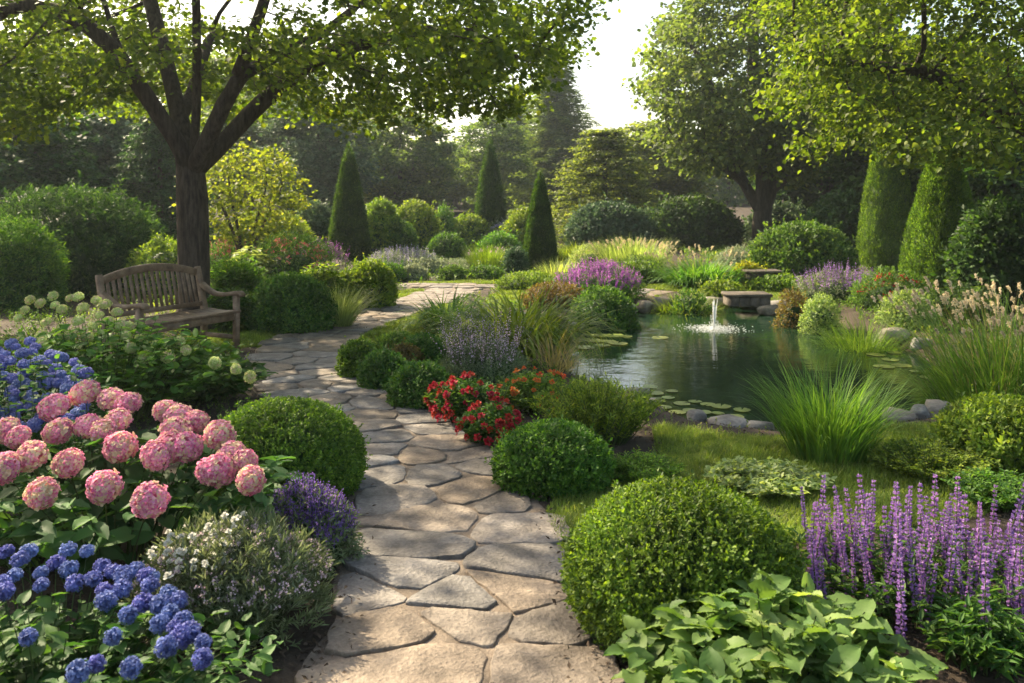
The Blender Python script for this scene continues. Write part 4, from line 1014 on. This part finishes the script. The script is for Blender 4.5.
lst = [(54, 407), (85, 393), (111, 399), (128, 403), (18, 437), (58, 431), (31, 456), (68, 463), (88, 426), (118, 420), (104, 431), (120, 447), (157, 455), (166, 411), (176, 432), (197, 421), (187, 447), (220, 435), (233, 456), (209, 471), (219, 492 - 22), (251, 480), (42, 493), (104, 487), (150, 500), (4, 468), (180, 418), (245, 462), (172, 446), (6, 430)]
pts = px_heads(t, b, lst, lambda x, y: 4.0 - (y - 390) / 115 * .85, PINKB, .07, (.66, .88)); head_stems(t, pts, rng)
g = Geo(); clump_stems(g, rng, 95, .88, .62, .66, OVAL, .135, .085, 9, .45, .35, .004, 0, 1, .2, 1.0); g.build('foliage', [M['hydr'], M['stem']], t)

# ------------------------------------------------------------------ blue flower bushes
BLUE = [data_of(pom_mesh(np.random.default_rng(i), .038, 210), 'flower_head', [M['p_blue']]) for i in range(3)]
BLUEP = [data_of(ball_mesh(np.random.default_rng(40 + i), .034, 60, .0125, .0), 'flower_head', [M['p_blue_pale'], M['p_blue']]) for i in range(3)]
b = A_((-1.42, 2.62, 0)); t = thing('blue_flower_bush', b, 'low bush with violet-blue pompom flowers in the front left corner', 'flower bush', 'blue flower bushes')
lst = [(14, 576), (41, 573), (28, 552), (41, 585), (68, 550), (87, 551), (69, 569), (93, 579), (75, 583), (104, 590), (123, 579), (122, 589), (106, 601), (122, 574), (152, 577), (147, 577), (143, 603), (128, 615), (160, 624), (179, 600), (168, 594), (183, 620), (170, 613), (192, 634), (203, 643), (202, 659), (190, 632), (181, 637), (166, 647), (113, 637), (28, 637), (96, 664), (78, 672), (131, 668), (2, 583), (3, 592), (56, 563), (150, 585), (112, 571), (136, 570), (6, 552), (20, 560), (102, 566), (160, 605), (175, 628)]
pts = px_heads(t, b, lst, lambda x, y: 2.95 - (y - 550) / 115 * .62, BLUE, .038, (.6, .84), seed=2); head_stems(t, pts, rng, .003, .5)
g = Geo(); clump_stems(g, rng, 190, .74, .42, .37, OVAL, .07, .047, 8, .5, .2, .003, 0, 1, .15); g.build('foliage', [M['hydr'], M['stem']], t)
b = A_((-2.75, 4.75, 0)); t = thing('blue_flower_bush', b, 'taller bush densely covered in pale blue flower clusters at the left edge', 'flower bush', 'blue flower bushes')
lst = []; r2 = np.random.default_rng(8)
for i in range(96):
    px = r2.uniform(-15, 88); top = 338 + max(0, px - 20) ** 1.6 * .035; py = r2.uniform(top, 428 - max(0, px - 60) * .4)
    if py > top: lst.append((px, py))
pts = px_heads(t, b, lst, lambda x, y: 5.15 - (y - 338) / 90 * .75, BLUEP, .034, (.7, 1.05), seed=3); head_stems(t, pts, rng, .003, .6)
g = Geo(); clump_stems(g, rng, 150, .62, .5, .78, OVAL_S, .07, .042, 12, .35, .2, .003, 0, 1, .1); g.build('foliage', [M['hydr'], M['stem']], t)

# ------------------------------------------------------------------ lime hydrangea and leafy plants in front of the bench
LIMEB = [data_of(ball_mesh(np.random.default_rng(70 + i), .048, 70, .016, .22), 'flower_head', [M['p_limebloom'], M['p_cream']]) for i in range(3)]
b = A_((-3.0, 6.3, 0)); t = thing('hydrangea', b, 'lime-green hydrangea with small pale blooms in front of the bench', 'hydrangea', 'hydrangeas')
lst = [(53, 296), (70, 298), (96, 300), (25, 310), (40, 303), (62, 309), (78, 321), (46, 322), (61, 329), (41, 335), (42, 343), (58, 338), (70, 335), (87, 337), (99, 315), (108, 321), (117, 312), (121, 325), (128, 326), (116, 344), (131, 348), (93, 325), (55, 305), (83, 308), (30, 300), (139, 338), (150, 352), (165, 343), (180, 341), (186, 350), (168, 357), (157, 345), (215, 363), (236, 369), (105, 304), (18, 318), (144, 358), (125, 335), (250, 377), (78, 297)]
pts = px_heads(t, b, lst, lambda x, y: 6.75 - (y - 296) / 80 * .85, LIMEB, .048, (.62, .92), seed=4); head_stems(t, pts, rng, .004, .5)
g = Geo(); clump_stems(g, rng, 200, 1.02, .62, .76, OVAL_S, .1, .06, 12, .35, .25, .004, 0, 1, .15); g.build('foliage', [M['fresh'], M['stem']], t)
leafy('leafy_perennial', 'broad green leafy clump between the lime hydrangea and the path', 'perennial', 195, 408, 150, 352, 'hydr', 170, 9, OVAL_S, .12, .062, dep=.6)
leafy('leafy_perennial', 'pale-tipped leafy plant behind the pink hydrangea blooms', 'perennial', 140, 398, 90, 344, 'fresh', 90, 9, OVAL_S, .11, .05, dep=.6)
leafy('leafy_perennial', 'light green leafy plant at the left edge between the pink and front blue flowers', 'perennial', 22, 580, 100, 512, 'fresh', 70, 9, OVAL_S, .075, .036)
# dark purple flowers by the left box ball
flower_mound('purple_perennial', 'dark violet flowering mound at the path edge under the left box ball', 'flower mound', 305, 576, 100, 484, 'grey', 'violet', 'spike', 800, .03, .015, dep=.8, nl=900, hf=.82, fsize=.14)
# white and lavender mound
c, rx, ry, h = place(232, 660, 200, 514, .8); t = thing('white_perennial', c, 'rounded grey-green mound with small white and mauve flower heads beside the path', 'flower mound'); rng = np.random.default_rng(63)
g = Geo(); tips, td = clump_stems(g, rng, 1300, rx, ry, h * .98, DIAM, .04, .006, 12, .42, -.35, .0015, 0, 1, .12); g.build('foliage', [M['silver'], M['stem']], t)
g = Geo(); P, N = dome_pts(900, rng, rx * .9, ry * .9, h * .88, .05, 3, .25); sprigs(g, P, N, rng, .04, .006, 8, DIAM, 1.1, .5, 1.6); g.build('leaf_mass', M['grey'], t)
UMB = [data_of(blossom_mesh(np.random.default_rng(i), .019, 44), 'flower_head', [M['p_white']]) for i in range(3)]
k_ = np.nonzero((tips[:, 0] < .1 * rx) & (tips[:, 2] > h * .66) & (tips[:, 1] < ry * .3))[0]; k_ = k_[:92]
heads(t, 'flower_head', UMB, tips[k_] + A_((0, -.01, .025)), td[k_] * .4 + A_((0, -.3, .7)), rng, .5, .95)
k2 = np.setdiff1d(np.arange(len(tips)), k_); k2 = k2[tips[k2, 2] > h * .35][::2]; g = Geo(); I = np.repeat(k2, 9); d = dirs(len(I), rng, -.5); scatter(g, PETAL, tips[I] + d * .005, d, rng.normal(size=d.shape), rng.uniform(.004, .009, len(I)), None); tag(g.build('blossom', M['p_mauve'], t), kind='stuff')

# ------------------------------------------------------------------ purple salvia at the right front
SPK = [data_of(spike_mesh('s', None, np.random.default_rng(i), .30, 250, .016, .0138), 'flower_spike', [M['p_purple'], M['stem']]) for i in range(4)]
b = A_((1.55, 3.35, 0)); t = thing('salvia', b, 'large clump of tall purple salvia spikes at the right front', 'salvia'); rng = np.random.default_rng(64)
lst = [(800, 470), (815, 508), (806, 520), (826, 487), (836, 498), (846, 490), (858, 497), (874, 474), (868, 500), (884, 500), (896, 484), (905, 494), (911, 480), (920, 490), (935, 487), (928, 512), (941, 508), (950, 492), (955, 486), (960, 488), (945, 520), (978, 512), (996, 481), (1003, 500), (990, 510), (983, 530), (1010, 514), (1020, 520), (900, 530), (888, 530), (870, 520), (850, 520), (835, 530), (820, 535), (812, 550), (900, 560), (915, 530), (940, 545), (960, 530), (975, 520), (1000, 540), (1020, 560), (1030, 500), (1035, 540), (965, 505), (880, 515), (860, 530), (922, 560), (986, 560), (840, 515), (824, 515), (891, 510), (935, 525), (1008, 530), (972, 545), (1024, 490)]
pts = []; dn = []
for px, py in lst:
    Yt = 3.55 - (py - 470) / 90 * .5 + rng.uniform(-.12, .12); q = px3(px, py, Yt) - b; lean_ = A_(((px - 905) / 900, -.05 * (py - 480) / 60, 1)); lean_ = nrm(lean_ + rng.normal(size=3) * .1)
    pts.append(q - lean_ * .27); dn.append(lean_)
for i in range(48):
    Yt = rng.uniform(3.1, 3.75); q = px3(rng.uniform(800, 1030), 560 - rng.random() * 75, Yt) - b; lean_ = nrm(A_((rng.normal() * .12 + (q[0] - .1) * .25, rng.normal() * .1, 1))); pts.append(q - lean_ * .24); dn.append(lean_)
heads(t, 'flower_spike', SPK, pts, dn, rng, .55, 1.12); head_stems(t, np.array(pts) + A_((0, 0, .02)), rng, .0028, .6)
g = Geo(); clump_stems(g, rng, 150, .62, .36, .3, OVAL_S, .06, .02, 10, .3, -.1, .0025, 0, 1, .1); g.build('foliage', [M['mid'], M['stem']], t)
# little violet salvia between big box ball and salvia
b = A_((1.02, 3.2, 0)); t = thing('salvia', b, 'few short dark violet spikes between the big box ball and the purple salvia', 'salvia'); SPD = [data_of(spike_mesh('s', None, np.random.default_rng(9), .17, 120, .015, .013), 'flower_spike', [M['p_violet'], M['stem']])]
pts = [px3(x, y, 3.2) - b - A_((0, 0, .15)) for x, y in ((772, 545), (782, 555), (793, 562), (778, 566), (800, 556), (790, 574))]; heads(t, 'flower_spike', SPD, pts, [nrm(A_((-.35, -.1, 1)))] * 6, rng, .8, 1.1); head_stems(t, np.array(pts) + A_((0, 0, .02)), rng, .002, .9)
# big leaved plant
b = A_((.8, 2.62, 0)); t = thing('broadleaf_perennial', b, 'pale green large-leaved plant in the front right corner of the path bed', 'perennial')
rng = np.random.default_rng(66); g = Geo(); clump_stems(g, rng, 120, .47, .36, .43, HEART, .1, .085, 7, .5, .1, .004, 0, 1, .3); g.build('foliage', [M['hosta'], M['stem']], t, smooth=True)
leafy('leafy_perennial', 'dark thin-leaved plant under the salvia in the right front corner', 'perennial', 985, 690, 140, 596, 'mid', 60, 11, OVAL_S, .07, .02)

# ------------------------------------------------------------------ between path and pond
grass_clump('sedge_tuft', 'bright green arching sedge tuft on the near shore of the pond', 'sedge', 828, 474, 150, 372, 'fresh', 900, .0085, 'grass clumps', 1.15, .42, rad=.48, over=1.02)
leafy('bushy_perennial', 'feathery light green bush beside the near lily pads', 'perennial', 598, 452, 142, 372, 'lime', 210, 26, DIAM, .06, .014, dep=.75, flat=.4, droop=-.1)
leafy('bushy_perennial', 'soft green low bush right of the rounded box bush, on the lawn', 'perennial', 640, 494, 90, 452, 'fresh', 150, 18, DIAM, .05, .01, dep=.7)
# red flowers
RED = [data_of(blossom_mesh(np.random.default_rng(i + 5), .028, 30), 'flower_head', [M['p_red']]) for i in range(3)]; ORA = [data_of(blossom_mesh(np.random.default_rng(i + 9), .024, 24), 'flower_head', [M['p_orange']]) for i in range(2)]
def red_bush(label, px, pyb, wpx, pytop, data, nh, seed, mat='mid', smin=.8, name='red_flower_bush', group='red flower bushes'):
    c, rx, ry, h = place(px, pyb, wpx, pytop, .8); t = thing(name, c, label, 'flower bush', group); rng = np.random.default_rng(seed)
    g = Geo(); clump_stems(g, rng, 170, rx, ry, h * .95, LEAF, .055, .026, 13, .4, .1, .0025, 0, 1, .12); g.build('foliage', [M[mat], M['stem']], t)
    P, N = dome_pts(nh * 3, rng, rx * .97, ry * .97, h * .97, .08, seed, .04, .15); k = np.nonzero((N[:, 1] < .35) & (P[:, 2] > h * .2))[0][:nh]; heads(t, 'flower_head', data, P[k], nrm(N[k] + A_((0, -.2, .5))), rng, smin, 1.2)
red_bush('bush thickly dotted with red flowers at the path bend', 468, 432, 74, 372, RED, 48, 71)
red_bush('lower red-flowered bush nearest the rounded box bush', 492, 452, 70, 398, RED, 44, 72)
red_bush('small red-flowered bush at the very edge of the path stones', 446, 420, 44, 378, RED, 26, 74, 'fresh')
red_bush('orange-red flowered bush behind the red ones, by the pond side', 535, 418, 90, 366, ORA, 42, 73, 'fresh', .7)
flower_mound('lavender', 'greyish lavender clump with upright pale spikes on the inner path bed', 'lavender', 484, 384, 82, 326, 'grey', 'mauve', 'spike', 260, .04, .018, dep=.8, nl=1100, hf=.55, fsize=.4, wr=.2)
grass_clump('daylily_clump', 'large dark-green daylily clump arching towards the pond', 'daylily', 520, 358, 120, 284, 'lime', 700, .03, 'daylily clumps', 2.5, .7, rad=.75, over=1.12)
grass_clump('daylily_clump', 'smaller upright daylily clump at the left, by the lawn', 'daylily', 450, 336, 66, 290, 'fresh', 420, .03, 'daylily clumps', 2.1, .7, rad=.6, over=1.1)
grass_clump('grass_clump', 'thin straw-coloured grass hanging over the water right of the daylilies', 'ornamental grass', 556, 376, 70, 318, 'tan', 130, .006, 'grass clumps', 1.6, .8, rad=.5)
grass_clump('grass_clump', 'sparse pale grass blades beside the near lily pads', 'ornamental grass', 628, 420, 60, 380, 'pale', 60, .006, 'grass clumps', 1.2, .8, rad=.4)
# right near bank
box_mound('loose_shrub', 'loose light-green shrub at the right edge above the salvia', 'shrub', 1005, 476, 130, 402, 'lime', 2400, .035, 7, .12, dep=.8, wr=.5, length=2.6)
leafy('ground_cover', 'yellow-green low ground cover behind the salvia spikes', 'ground cover plant', 930, 494, 130, 440, 'lime', 260, 16, LEAF, .035, .018, dep=.9)
leafy('ground_cover', 'pale-leaved low plant behind the big box ball', 'ground cover plant', 768, 506, 130, 470, 'pale', 200, 10, LEAF, .06, .032, dep=.9)
leafy('ground_cover', 'green low plant at the right edge below the loose shrub', 'ground cover plant', 1000, 520, 110, 470, 'fresh', 170, 14, LEAF, .04, .02, dep=.9)
grass_clump('plumed_grass', 'tall cream-plumed grass clump leaning over the pond on the right bank', 'ornamental grass', 1000, 398, 120, 292, 'fresh', 900, .013, 'grass clumps', 1.4, .36, 'plume', 150, rad=.75, plen=.11, over=.92)
grass_clump('plumed_grass', 'second plumed grass clump at the right edge, cut by the frame', 'ornamental grass', 1050, 400, 120, 296, 'fresh', 500, .013, 'grass clumps', 1.6, .5, 'plume', 80, rad=.65, plen=.11, over=.92)
grass_clump('fine_grass', 'fine bright green grass mound at the right water edge', 'ornamental grass', 864, 338, 62, 303, 'fresh', 1300, .009, 'grass clumps', 1.5, .5, rad=.8, over=.8, dep=.6)
box_mound('box_ball', 'pale rounded box ball on the right bank beside the orange shrub', 'box shrub', 821, 324, 40, 294, 'pale', 900, .035, 6, .05, 'clipped box mounds')
box_mound('orange_shrub', 'small rust-orange shrub at the far right shore', 'shrub', 793, 318, 36, 291, 'rust', 700, .04, 6, .12)
flower_mound('lilac_perennial', 'lilac-purple flower drift on the right bank before the cypresses', 'flower mound', 838, 304, 84, 262, 'grey', 'purple', 'spike', 330, .05, .028, nl=800, fsize=.2)
flower_mound('red_perennial', 'red and pink flowers in front of the wide columnar cypress', 'flower mound', 893, 312, 76, 270, 'mid', 'red', 'cluster', 70, .06, .05, nl=800, hf=.85)
flower_mound('white_perennial', 'pale yellowish leafy flowers between red flowers and plumed grass', 'flower mound', 908, 330, 46, 294, 'pale', 'cream', 'cluster', 30, .06, .035, nl=600, hf=.85)
leafy('leafy_perennial', 'dark green leafy plant at the foot of the wide columnar cypress', 'perennial', 960, 330, 90, 280, 'dark', 130, 10, LEAF, .1, .05)

# ------------------------------------------------------------------ purple mound and hedge on the far left shore
flower_mound('purple_perennial', 'vivid purple flower mound above the dark hedge by the pond', 'flower mound', 598, 302, 92, 262, 'mid', 'magenta', 'spike', 620, .05, .03, nl=900, fsize=.16, hf=.78)
box_mound('low_hedge', 'dark green low hedge mound at the water below the vivid purple flowers', 'hedge', 603, 320, 68, 287, 'mid', 1500, .045, 6, .08, base=.4)
flower_mound('red_perennial', 'reddish tan grasses left of the vivid purple mound', 'flower mound', 556, 310, 60, 280, 'rust', 'mauve', 'spike', 160, .06, .02, nl=700)
box_mound('low_shrub', 'flat yellow-green mound behind the daylilies', 'shrub', 528, 292, 60, 273, 'lime', 900, .045, 6, .08)
grass_clump('bright_grass', 'bright grass clump on the far shore left of the fountain', 'ornamental grass', 680, 304, 54, 275, 'lime', 1300, .018, 'grass clumps', 1.9, .6, rad=.85, over=.72)
box_mound('low_shrub', 'low dark mound in front of the bright grass clump at the far shore', 'shrub', 690, 306, 44, 289, 'mid', 700, .045, 6, .08)

# ------------------------------------------------------------------ left middle bed
box_mound('clipped_dome', 'wide clipped green dome right of the bench', 'shrub', 292, 336, 84, 275, 'mid', 3000, .04, 7, .06, 'clipped box mounds', .8)
grass_clump('pale_grass', 'pale fine grass at the right foot of the wide clipped dome', 'ornamental grass', 340, 330, 30, 290, 'pale', 500, .012, 'grass clumps', 1.0, .6, rad=.7)
box_mound('globe_shrub', 'yellow-green globe shrub by the path bend, larger of the pair', 'shrub', 371, 310, 48, 261, 'lime', 1900, .045, 6, .07, 'globe shrubs')
box_mound('globe_shrub', 'paler smaller globe shrub left of the larger yellow-green one', 'shrub', 350, 309, 34, 272, 'lime', 1200, .045, 6, .09, 'globe shrubs')
leafy('leafy_perennial', 'bright fern-like foliage just right of the shade tree trunk', 'perennial', 236, 318, 62, 252, 'fresh', 260, 14, DIAM, .13, .035, flat=.3)
leafy('leafy_perennial', 'dark leafy plant between the bench and the wide clipped dome', 'perennial', 232, 336, 56, 284, 'mid', 200, 12, LEAF, .1, .05)
leafy('hosta', 'cream-edged hosta above the fern-like foliage', 'hosta', 250, 292, 44, 244, 'pale', 80, 9, OVAL_S, .2, .1)
leafy('loose_perennial', 'loose yellow-green perennial behind the wide clipped dome', 'perennial', 322, 312, 50, 259, 'lime', 200, 12, LEAF, .11, .05)
flower_mound('red_perennial', 'dusky rose-red flower drift below the golden tree', 'flower mound', 292, 290, 84, 235, 'mid', 'rose', 'cluster', 170, .08, .05, nl=800, hf=.92)
flower_mound('red_perennial', 'upright crimson flowers right behind the big trunk', 'flower mound', 228, 278, 50, 232, 'mid', 'rose', 'spike', 90, .08, .03, nl=500)
flower_mound('purple_perennial', 'pinkish purple spikes left of the left cone cypress', 'flower mound', 322, 280, 50, 236, 'grey', 'magenta', 'spike', 200, .07, .03, nl=600)
flower_mound('lilac_perennial', 'grey-lilac spikes at the foot of the left cone cypress', 'flower mound', 336, 296, 32, 254, 'grey', 'mauve', 'spike', 120, .06, .024, nl=400)
box_mound('low_shrub', 'yellow-green low foliage behind the bench, left of the trunk', 'shrub', 165, 300, 70, 241, 'lime', 1000, .06, 6, .12)
flower_mound('red_perennial', 'pinkish arching flowers behind the bench back', 'flower mound', 172, 285, 40, 236, 'mid', 'rose', 'cluster', 24, .08, .05, nl=300)
box_mound('broad_shrub', 'bright dark-green shrub at the left edge beside the bench', 'shrub', 14, 312, 84, 226, 'mid', 2400, .075, 6, .18, wr=.3, f=4, length=2.8)
box_mound('rhododendron', 'large dark rounded rhododendron behind the bench', 'shrub', 72, 298, 160, 190, 'dark', 3600, .085, 7, .16, wr=.4, tpl=LEAF, f=4, up=.2, length=2.8)

# ------------------------------------------------------------------ beds at the back
flower_mound('catmint', 'pale lilac catmint mound in the back bed beside the left cone cypress', 'catmint', 403, 274, 72, 244, 'silver', 'lilac', 'spike', 320, .06, .028, nl=800)
BM = [
 ('silver_plant', 'small round silver-green mound at the front of the back bed', 'low plant', 413, 281, 28, 266, 'silver', 500, .05),
 ('silver_plant', 'silvery blue mound right of the small round silver one', 'low plant', 428, 275, 36, 259, 'silver', 600, .05),
 ('low_shrub', 'dark low mound left of the silver plants', 'shrub', 388, 282, 36, 264, 'mid', 500, .05),
 ('low_shrub', 'dark low mound right of the silver plants', 'shrub', 453, 281, 28, 267, 'mid', 500, .05),
 ('low_shrub', 'dark low mound below the fine back-bed grass', 'shrub', 486, 281, 34, 267, 'mid', 500, .05),
 ('globe_shrub', 'dense green globe in the middle of the back bed', 'shrub', 447, 262, 38, 234, 'mid', 900, .06),
 ('back_shrub', 'tall bright shrub right beside the left cone cypress', 'shrub', 380, 262, 36, 199, 'lime', 1100, .09),
 ('back_shrub', 'tall bright rounded shrub in the upper back bed', 'shrub', 414, 256, 50, 202, 'lime', 1300, .09),
 ('back_shrub', 'narrow green shrub right of the tall bright rounded one', 'shrub', 444, 250, 22, 208, 'fresh', 500, .09),
 ('back_shrub', 'mid-green shrub below the tall bright pair', 'shrub', 397, 262, 40, 222, 'mid', 900, .08),
 ('globe_shrub', 'yellowish globe left of the farthest cone cypress', 'shrub', 470, 250, 42, 215, 'lime', 900, .08),
 ('globe_shrub', 'green rounded bush below the farthest cone cypress', 'shrub', 500, 266, 44, 234, 'fresh', 900, .07),
 ('low_shrub', 'silvery green bush left of the smallest cone cypress', 'shrub', 516, 278, 22, 249, 'bluegreen', 500, .06),
 ('blue_shrub', 'blue-green rounded shrub under the layered tree', 'shrub', 610, 252, 82, 205, 'bluegreen', 2000, .14),
 ('dark_shrub', 'dark wide shrub under the forked tree, left of its trunk', 'shrub', 690, 250, 96, 200, 'dark', 2400, .14),
 ('dark_shrub', 'dark shrub directly behind the forked trunk', 'shrub', 782, 246, 70, 208, 'bluegreen', 1600, .14),
 ('broad_shrub', 'broad dark-green shrub right of the forked trunk on the bank', 'shrub', 803, 282, 100, 226, 'mid', 2400, .09),
 ('dark_shrub', 'dark shrub behind the broad one, at the right back', 'shrub', 845, 262, 80, 196, 'dark', 1700, .12),
 ('dark_shrub', 'deep green shrub at the right behind the wide columnar cypress', 'shrub', 1000, 312, 90, 205, 'dark', 1900, .1),
 ('low_shrub', 'low green mound under the white flowers of the right back bed', 'shrub', 640, 285, 50, 264, 'mid', 800, .06),
 ('yellow_shrub', 'small bright yellow-green bush left of the stone steps', 'shrub', 748, 288, 30, 265, 'yellow', 600, .07),
 ('low_shrub', 'low sage-green cover around the timber-faced step', 'ground cover plant', 778, 292, 54, 277, 'fresh', 700, .06),
 ('low_shrub', 'light green low cover along the shore left of the steps', 'ground cover plant', 722, 298, 44, 283, 'lime', 600, .06),
 ('back_shrub', 'hazy green shrub behind the left cone cypress', 'shrub', 318, 262, 46, 204, 'bluegreen', 900, .1),
 ('back_shrub', 'green shrub left of the smallest cone cypress top', 'shrub', 525, 258, 46, 212, 'lime', 900, .1),
 ('back_shrub', 'dark shrub deep behind the big trunk, left side', 'shrub', 140, 262, 110, 180, 'dark', 1700, .12),
 ('back_shrub', 'bright shrub beneath the golden tree', 'shrub', 268, 268, 90, 212, 'lime', 1200, .1),
]
for nm, lb, ct, px, pyb, w_, ty, mt, n_, L_ in BM: box_mound(nm, lb, ct, px, pyb, w_, ty, mt, n_, L_, 6, .1, None, .8, .32)
flower_mound('pale_perennial', 'pale pink-grey mound between the silver and dark low mounds', 'low plant', 456, 274, 32, 257, 'silver', 'mauve', 'cluster', 80, .05, .02, nl=400)
flower_mound('lilac_perennial', 'lilac and violet drift below the farthest cone cypress', 'flower mound', 506, 250, 44, 218, 'grey', 'lilac', 'cluster', 160, .08, .05, nl=500, hf=.9)
grass_clump('fine_grass', 'fine bright grass with tan tips in the back bed', 'ornamental grass', 487, 274, 34, 250, 'lime', 600, .016, 'grass clumps', .5, .4, 'mauve', 26, rad=.9, plen=.1)
grass_clump('spiky_grass', 'yellowish spiky grass right of the smallest cone cypress', 'ornamental grass', 575, 264, 42, 236, 'lime', 600, .026, 'grass clumps', 1.5, .6, rad=.75, over=.8)
grass_clump('tan_grass', 'tall tan feathery grass in the right back bed', 'ornamental grass', 632, 272, 62, 242, 'pale', 800, .02, 'grass clumps', .8, .5, 'plume', 60, rad=.9, plen=.18)
flower_mound('white_perennial', 'white-flowered low mound in the right back bed', 'flower mound', 638, 280, 50, 259, 'mid', 'white', 'cluster', 150, .06, .03, nl=500, hf=.9)
flower_mound('pale_perennial', 'pale pink low drift between smallest cone cypress and white flowers', 'flower mound', 594, 270, 50, 245, 'pale', 'cream', 'cluster', 70, .06, .03, nl=500, hf=.9)
grass_clump('daylily_clump', 'big leafy clump with cream spikes across the pond', 'daylily', 702, 290, 78, 248, 'fresh', 900, .035, 'daylily clumps', 1.9, .6, 'plume', 30, rad=.85, plen=.16, over=.8)
flower_mound('white_perennial', 'creamy flowers at the foot of the forked tree', 'flower mound', 778, 276, 40, 250, 'pale', 'cream', 'cluster', 60, .08, .05, nl=500, hf=.9)
flower_mound('pale_perennial', 'grey-green low mound left of the creamy flowers under the forked tree', 'low plant', 745, 268, 50, 250, 'silver', 'mauve', 'cluster', 40, .08, .04, nl=500, hf=.9)
grass_clump('tan_grass', 'tan and green grass behind the vivid purple mound', 'ornamental grass', 560, 282, 40, 262, 'pale', 400, .02, 'grass clumps', .8, .6, rad=.9)

# ------------------------------------------------------------------ low cover filling the beds between the plants
rng = np.random.default_rng(90); n_ = 9000
Y = 5.2 + 32 * rng.random(n_) ** 1.4; X = rng.uniform(-1, 1, n_) * (Y * .66 + 1)
k = (path_d(X, Y) > PW + .12) & ~in_poly(X, Y, POND) & (edge_dist(X, Y, POND) > .25)
for L_ in LAWNS: k &= ~in_poly(X, Y, smooth_poly([gp(x, y) for x, y in L_], 2))
k &= (np.sin(X * 1.3 + 2 * np.sin(Y * .7)) + np.sin(Y * 1.9 + X) > -1.1)
X, Y = X[k], Y[k]; P = np.stack([X, Y, hgt(X, Y)], -1); tone = (np.sin(X * .8 + 1.7 * np.sin(Y * .5)) + rng.normal(size=len(X)) * .4)
g = Geo()
near = edge_dist(X, Y, POND)
for lo_, hi_ in ((5, 7), (7, 9), (9, 12), (12, 16), (16, 22), (22, 40)):
    for mi, tr in enumerate(((-9, -.2), (-.2, .8), (.8, 9))):
        sel = (Y >= lo_) & (Y < hi_) & (tone >= tr[0]) & (tone < tr[1]) & (near > (.45 if lo_ < 7.5 else .3))
        if not sel.any(): continue
        sc_ = (.022 + .0024 * lo_) * (.6 if lo_ < 7 else 1); q = np.repeat(P[sel], 4, 0); q = q + rng.normal(size=q.shape) * A_((.09, .09, 0)); sprigs(g, q, A_((0, 0, 1)) + 0 * q, rng, sc_ * 1.1, sc_ * .5, 7, DIAM, .6, 1.1, 2.2, mi)
tag(g.build('ground_cover', [M['mid'], M['fresh'], M['lime']]), kind='stuff')
# ------------------------------------------------------------------ morning haze: one even volume round the whole garden
m, n, out = newmat('haze'); pv = n.nodes.new('ShaderNodeVolumePrincipled')
pv.inputs['Color'].default_value = (.82, .93, 1.0, 1); pv.inputs['Density'].default_value = .0008; pv.inputs['Anisotropy'].default_value = .45
n.links.new(pv.outputs[0], out.inputs['Volume'])
g = Geo(); V = [(x, y, z) for z in (-3, 17) for x, y in ((-95, -14), (95, -14), (95, 115), (-95, 115))]
g.add(V, [[(3, 2, 1, 0), (4, 5, 6, 7), (0, 1, 5, 4), (1, 2, 6, 5), (2, 3, 7, 6), (3, 0, 4, 7)]])
tag(g.build('haze', m), kind='stuff')
